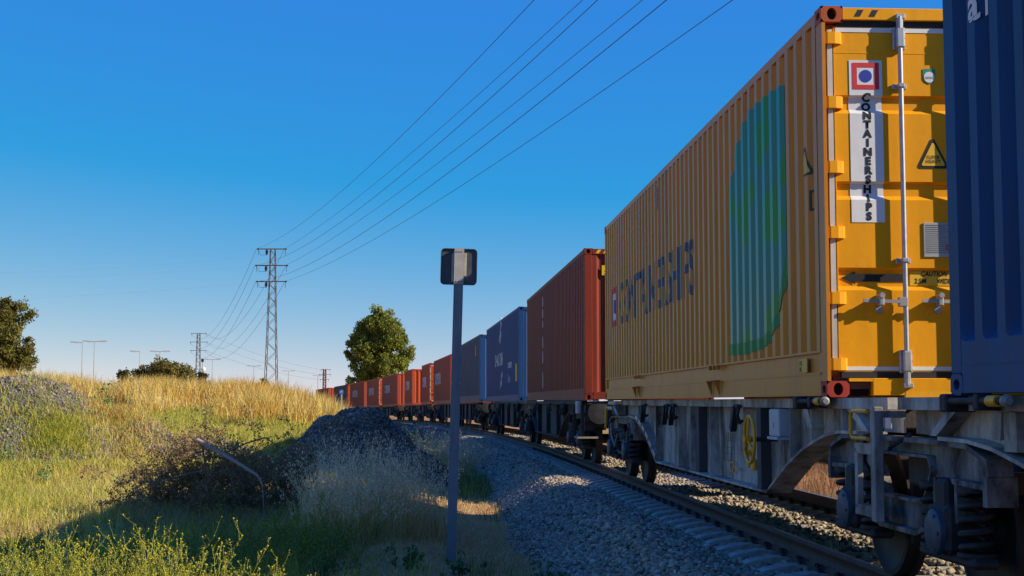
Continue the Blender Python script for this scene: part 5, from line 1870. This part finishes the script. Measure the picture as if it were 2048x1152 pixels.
parts.append(blades(np.stack([x, y, ground_h(x, y)], -1), h, 0.006 * np.maximum(1, y / 20), np.where(gr_, rng.uniform(0.2, 0.7, N), rng.uniform(0.6, 1.6, N)), col, ''))
x, y = frustum_points(30000, 12, 60, 1100, 2200, 0.9)
u = track_x(y) - x
k = u < -3.3
x, y = x[k], y[k]
N = len(x)
parts.append(blades(np.stack([x, y, ground_h(x, y)], -1), rng.uniform(0.15, 0.6, N), 0.012, rng.uniform(0.2, 0.8, N), mixcol(N, [(0.34, 0.17, 0.07), (0.24, 0.11, 0.045), (0.42, 0.25, 0.10)], [3, 3, 1]), ''))
grass_obj(parts, 'verge_grass', 'dry straw and green tufts in the ditch beside the ballast')

# the tall pale oats beside the post
def oats(x, y, hmin, hmax, name, label, green=0.0):
    N = len(x)
    z = ground_h(x, y) + np.maximum(mound_total(x, y) - 0.08, 0)
    h = (hmin + (hmax - hmin) * rng.random(N) ** 1.3) * (0.72 + 0.4 * sstep(-0.6, 0.6, fbm(x, y + 3, 0.9, 2)))
    st = mixcol(N, [(0.82, 0.50, 0.20), (0.70, 0.41, 0.15), (0.85, 0.60, 0.32)], [3, 3, 2])
    B1_ = blades(np.stack([x, y, z], -1), h, 0.0060, rng.uniform(0.05, 0.55, N), st, '', 0.15)
    # low leaves
    n2 = N
    i2 = rng.integers(0, N, n2)
    B2_ = blades(np.stack([x[i2], y[i2], z[i2]], -1), rng.uniform(0.3, 0.75, n2) * h[i2], 0.010, rng.uniform(0.3, 0.9, n2), mixcol(n2, [(0.70, 0.43, 0.17), (0.58, 0.35, 0.14), (0.26, 0.24, 0.07)], [4, 3, 1 + green * 4]), '', 0.2)
    # drooping spikelets
    K = 9
    V0 = B1_[0].reshape(N, 5, 3)
    Vm, Vt = (V0[:, 2] + V0[:, 3]) / 2, V0[:, 4]
    t = rng.uniform(0.35, 1.02, (N, K, 1))
    Pq = Vm[:, None] + (Vt - Vm)[:, None] * t + rng.normal(0, 0.022, (N, K, 3)) * np.array([1, 1, 0.4])
    Pq = Pq.reshape(-1, 3)
    M = len(Pq)
    a = rng.uniform(0, 2 * PI, M)
    ln_ = rng.uniform(0.018, 0.034, M)[:, None]
    dn = np.stack([np.cos(a) * 0.35, np.sin(a) * 0.35, -np.ones(M)], -1)
    sd_ = np.stack([-np.sin(a), np.cos(a), np.zeros(M)], -1) * 0.22
    V = np.zeros((M, 5, 3))
    V[:, 0] = Pq - sd_ * ln_ * 0.2
    V[:, 1] = Pq + sd_ * ln_ * 0.2
    V[:, 2] = Pq + (dn * 0.5 - sd_) * ln_
    V[:, 3] = Pq + (dn * 0.5 + sd_) * ln_
    V[:, 4] = Pq + dn * ln_
    b = (np.arange(M) * 5)[:, None]
    c = np.array((0.86, 0.68, 0.44)) * np.clip(rng.normal(1, 0.15, M), 0.6, 1.3)[:, None]
    B3_ = (V.reshape(-1, 3), b + np.array([[0, 1, 3, 2]]), b + np.array([[2, 3, 4]]), np.repeat(c, 5, 0))
    return grass_obj([B1_, B2_, B3_], name, label, 'oat grass')
n = 2300
a = rng.uniform(0, 2 * PI, n)
q = np.sqrt(rng.random(n))
ox, oy = -1.95 + 0.95 * q * np.cos(a) + 0.25 * rng.normal(0, 0.6, n), 19.8 + 2.0 * q * np.sin(a)
k = fbm(ox, oy, 0.7, 3) > -0.25
ox, oy = ox[k], oy[k]
oats(ox, oy, 0.60, 1.45, 'oat_grass', 'tall pale dry oats in the shade left of the sign post')
n = 700
ox, oy = rng.normal(-1.9, 0.55, n), rng.normal(41.0, 1.2, n)
oats(ox, oy, 0.7, 1.4, 'oat_grass_clump', 'pale dry oats behind the dark gravel heap, against the train')

# ------------------------------------------------------------------ mustard plants, dead branches, shrubs
def mustard(x, y, hgt, n_st, spread, stem_c, flower_c, label, group, lean=0.0):
    z0 = gz(x, y)
    r = empty('mustard_plant', (x, y, z0), random.uniform(0, 6), label, 'plant', group)
    sV, sT, sC, fV, fT = [], [], [], [], []
    def seg_tube(pts, r0, r1):
        for i, p in enumerate(pts):
            rr = r0 + (r1 - r0) * i / (len(pts) - 1)
            for k in range(3):
                a = 2 * PI * k / 3
                sV.append((p[0] + rr * math.cos(a), p[1] + rr * math.sin(a), p[2]))
        o = len(sV) - 3 * len(pts)
        for i in range(len(pts) - 1):
            for k in range(3):
                a, b = o + 3 * i + k, o + 3 * i + (k + 1) % 3
                sT.extend([(a, b, b + 3), (a, b + 3, a + 3)])
    def flower(p, q):
        o = len(fV)
        for d in ((1, 0, 0), (-1, 0, 0), (0, 1, 0), (0, -1, 0), (0, 0, 1), (0, 0, -1)):
            fV.append((p[0] + d[0] * q, p[1] + d[1] * q, p[2] + d[2] * q))
        for a, b, c in ((0, 2, 4), (2, 1, 4), (1, 3, 4), (3, 0, 4), (2, 0, 5), (1, 2, 5), (3, 1, 5), (0, 3, 5)):
            fT.append((o + a, o + b, o + c))
    def stem(p, d, ln, r0, depth):
        pts = [p]
        dd = Vector(d)
        n = 6
        for i in range(n):
            dd = (dd + Vector((random.gauss(0, 0.10), random.gauss(0, 0.10), 0.05))).normalized()
            p = Vector(p) + dd * ln / n
            pts.append(p)
            if depth < 2 and i >= 1 and random.random() < 0.75:
                e = (dd * 0.6 + Vector((random.gauss(0, 0.6), random.gauss(0, 0.6), 0.35))).normalized()
                stem(p, e, ln * random.uniform(0.22, 0.5), r0 * 0.65, depth + 1)
            if random.random() < 0.5:
                lf = Vector((random.gauss(0, 1), random.gauss(0, 1), 0.3)).normalized()
                seg_tube([p, p + lf * 0.025, p + lf * 0.045], 0.0035, 0.0008)
        seg_tube(pts, r0, r0 * 0.5)
        flower(pts[-1], random.uniform(0.005, 0.0095))
        if depth > 0 and random.random() < 0.6:
            flower(pts[-2] + Vector((0.006, 0, 0)), 0.004)
    for k in range(n_st):
        a = random.uniform(0, 2 * PI)
        q = random.random() * spread
        d = Vector((math.cos(a) * (0.25 + q), math.sin(a) * (0.25 + q), 1.0)).normalized()
        stem(Vector((q * 0.35 * math.cos(a), q * 0.35 * math.sin(a), -0.03)), d, hgt * random.uniform(0.55, 1.15), 0.0042, 0)
    c = np.array(stem_c) * np.clip(rng.normal(1, 0.12, len(sV)), 0.6, 1.4)[:, None]
    link('stems', mesh_np('stems', sV, tris=np.array(sT), m=M_grass, tint=c), r)['kind'] = 'stuff'
    c = np.array(flower_c) * np.clip(rng.normal(1, 0.15, len(fV)), 0.6, 1.4)[:, None]
    link('flowers', mesh_np('flowers', fV, tris=np.array(fT), m=M_grass, tint=c), r)['kind'] = 'stuff'
    return r
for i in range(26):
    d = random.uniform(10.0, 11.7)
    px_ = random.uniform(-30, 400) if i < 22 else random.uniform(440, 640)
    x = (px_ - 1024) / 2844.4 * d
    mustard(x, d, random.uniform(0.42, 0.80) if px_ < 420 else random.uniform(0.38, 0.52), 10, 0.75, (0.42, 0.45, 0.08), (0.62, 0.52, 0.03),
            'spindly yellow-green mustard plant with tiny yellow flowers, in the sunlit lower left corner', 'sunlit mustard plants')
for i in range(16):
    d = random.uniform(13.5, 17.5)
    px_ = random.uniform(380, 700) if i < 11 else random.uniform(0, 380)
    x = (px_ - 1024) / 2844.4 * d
    mustard(x, d, random.uniform(0.35, 0.62), 12, 0.8, (0.17, 0.25, 0.06), (0.60, 0.48, 0.03),  # darker stems than the sunlit plants: shade is put into their colour
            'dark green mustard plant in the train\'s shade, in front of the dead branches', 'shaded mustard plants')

# dead brushwood with the thick bare branch on it
M_twig = mat('dead_twig_bark', (0.20, 0.125, 0.075), 0.9, var=0.35, scale=12)
M_log = mat('grey_dead_wood', (0.34, 0.27, 0.21), 0.85, var=0.3, scale=14, streak=0.4, bump=0.4, bump_scale=60)
def twigs(mb, p, d, ln, r0, depth, leaf):
    pts = [Vector(p)]
    dd = Vector(d)
    n = 5
    for i in range(n):
        dd = (dd + Vector((random.gauss(0, 0.22), random.gauss(0, 0.22), random.gauss(-0.02, 0.16)))).normalized()
        q = pts[-1] + dd * ln / n
        pts.append(q)
        if depth < 3 and random.random() < 0.80:
            e = (dd + Vector((random.gauss(0, 0.8), random.gauss(0, 0.8), random.gauss(0.1, 0.5)))).normalized()
            twigs(mb, q, e, ln * random.uniform(0.35, 0.65), r0 * 0.6, depth + 1, leaf)
        if depth >= 2 and random.random() < 0.55:
            leaf.append(q)
    mb.tube(pts, [r0 * (1 - 0.6 * i / n) for i in range(n + 1)], 3 if depth else 5, False)
bp0 = px_point(450, 1000, 22.0)
bush = empty('dead_bush', (bp0.x, bp0.y, gz(bp0.x, bp0.y)), 0, 'tangle of dark dead twigs lying in the grass left of the pale oats', 'dead bush')
lf = []
mb = MB()
for k in range(64):
    a = random.uniform(0, 2 * PI)
    q = math.sqrt(random.random())
    bx_, by_ = 1.15 * q * math.cos(a), 1.1 * q * math.sin(a)
    twigs(mb, (bx_, by_, 0.0), (math.cos(a) * 0.7 * q + random.gauss(0, 0.3), math.sin(a) * 0.7 * q + random.gauss(0, 0.3), random.uniform(0.9, 1.5)), random.uniform(0.8, 1.35) * (1.08 - 0.4 * q), 0.009, 0, lf)
mb.build('twigs', M_twig, bush)
C = np.array([v[:] for v in lf])
V, Qd, T = leaves(C, np.full(len(C), 0.05), 3, 0.030, 0.2, (0.30, 0.20, 0.085))
link('dry_leaves', mesh_np('dry_leaves', V, quads=Qd, m=M_grass, tint=T), bush)
la, lb_, lc, le = px_point(394, 880, 19.9), px_point(452, 912, 19.75), px_point(514, 950, 19.6), px_point(528, 1022, 19.4)
lg = empty('dead_branch', tuple(la), 0, 'thick bare grey branch sticking up from the dead twigs', 'branch')
MB().tube([Vector((0, 0, 0)), lb_ - la, lc - la], [0.031, 0.026, 0.019], 10).build('limb', M_log, lg, True)
MB().tube([lc - la, px_point(524, 965, 19.55) - la, px_point(526, 990, 19.5) - la, le - la, Vector((le.x, le.y, gz(le.x, le.y) - 0.05)) - la], [0.018, 0.006, 0.005, 0.004, 0.003], 7).build('tip', M_log, lg, True)
b = MB()
for p0, p1, p2, r0 in (((405, 890), (412, 950), (400, 1010), 0.014), ((450, 912), (470, 985), (500, 1040), 0.016), ((430, 905), (420, 960), (360, 1030), 0.012), ((452, 905), (530, 875), (590, 915), 0.013), ((420, 940), (350, 955), (262, 985), 0.010)):
    A_1, A_2, A_3 = px_point(*p0, 19.85), px_point(*p1, 20.0), px_point(*p2, 20.3)
    A_3.z = max(A_3.z, gz(A_3.x, A_3.y) - 0.02)
    b.tube([A_1 - la, (A_1 + A_2) / 2 - la + Vector((0, 0, 0.02)), A_2 - la, A_3 - la], [r0, r0 * 0.9, r0 * 0.8, r0 * 0.4], 6, False)
b.build('side_branches', M_twig, lg)

def shrub(px_, py_, d, w_, h_, col, label, n=40, size=0.06):
    p = px_point(px_, py_, d)
    z0 = gz(p.x, p.y) + float(np.maximum(mound_total(np.array([p.x]), np.array([p.y])) - 0.08, 0)[0])
    r = empty('shrub', (p.x, p.y, z0), 0, label, 'shrub', 'green shrubs and weeds')
    C = rng.normal(0, 0.4, (n, 3)) * np.array([w_, w_, h_ * 0.55]) + np.array([0, 0, h_ * 0.5])
    C[:, 2] = np.abs(C[:, 2])
    V, Qd, T = leaves(C, np.full(n, 0.16 * max(w_, h_)), 14, size * 0.7, 0.0, np.array(col) * 1.9)
    link('foliage', mesh_np('foliage', V, quads=Qd, m=M_leaf, tint=T), r)
    b = MB()
    for c in C[::3]:
        b.tube([(0, 0, -0.03), tuple(c * 0.5), tuple(c)], [0.012, 0.008, 0.003], 4, False)
    b.build('stems', M_twig, r)
shrub(828, 850, 47, 0.9, 0.95, (0.045, 0.08, 0.02), 'dark green bush between the gravel heap and the train', 70, 0.10)
shrub(735, 800, 75, 1.2, 1.0, (0.10, 0.12, 0.03), 'olive bush in front of the far red containers', 60, 0.12)
shrub(207, 800, 36, 0.30, 0.8, (0.09, 0.14, 0.03), 'leafy green weed on the crest between the left gravel heap and the golden grass', 24, 0.08)
shrub(20, 830, 31, 0.14, 0.55, (0.11, 0.16, 0.05), 'slim green weed on the left gravel heap, nearest the picture edge', 12, 0.06)
shrub(92, 880, 29, 0.16, 0.5, (0.09, 0.14, 0.05), 'slim green weed at the foot of the left gravel heap', 14, 0.06)
shrub(815, 1120, 16.0, 0.28, 0.22, (0.05, 0.09, 0.025), 'low leafy weed left of the sign post\'s foot', 26, 0.05)
shrub(915, 1130, 15.6, 0.20, 0.30, (0.06, 0.10, 0.035), 'low leafy weed at the sign post\'s foot', 20, 0.05)
shrub(640, 1110, 15.0, 0.5, 0.30, (0.06, 0.11, 0.03), 'spreading dark green weed in the lower middle foreground', 40, 0.05)
shrub(1100, 1110, 15.0, 0.25, 0.32, (0.05, 0.09, 0.03), 'green weed at the foot of the ballast slope', 22, 0.05)

# tall olive and brown weeds around the dead twigs, and low weeds under the mustard
parts = []
x, y = frustum_points(26000, 18.5, 25, 230, 640, 1.0)
q = ((1024 + x / y * 2844 - 450) / 210) ** 2 + ((y - 21.5) / 2.6) ** 2
k = q + 0.5 * fbm(x, y, 0.8, 3) < 0.9
x, y = x[k], y[k]
N = len(x)
parts.append(blades(np.stack([x, y, ground_h(x, y)], -1), rng.uniform(0.10, 0.45, N), 0.008, rng.uniform(0.2, 0.9, N),
                    mixcol(N, [(0.46, 0.32, 0.14), (0.36, 0.32, 0.09), (0.52, 0.35, 0.15), (0.26, 0.17, 0.08)], [3, 3, 2, 2]), ''))
x, y = frustum_points(14000, 12.5, 18, 380, 700, 1.0)
k = fbm(x, y, 1.2, 3) > -0.15
x, y = x[k], y[k]
N = len(x)
parts.append(blades(np.stack([x, y, ground_h(x, y)], -1), rng.uniform(0.08, 0.40, N), 0.008, rng.uniform(0.3, 1.0, N),
                    mixcol(N, [(0.22, 0.28, 0.06), (0.30, 0.33, 0.08), (0.40, 0.32, 0.11)], [3, 3, 2]), ''))
grass_obj(parts, 'tall_weeds', 'rank olive and brown weeds around the dead twigs', 'weeds')
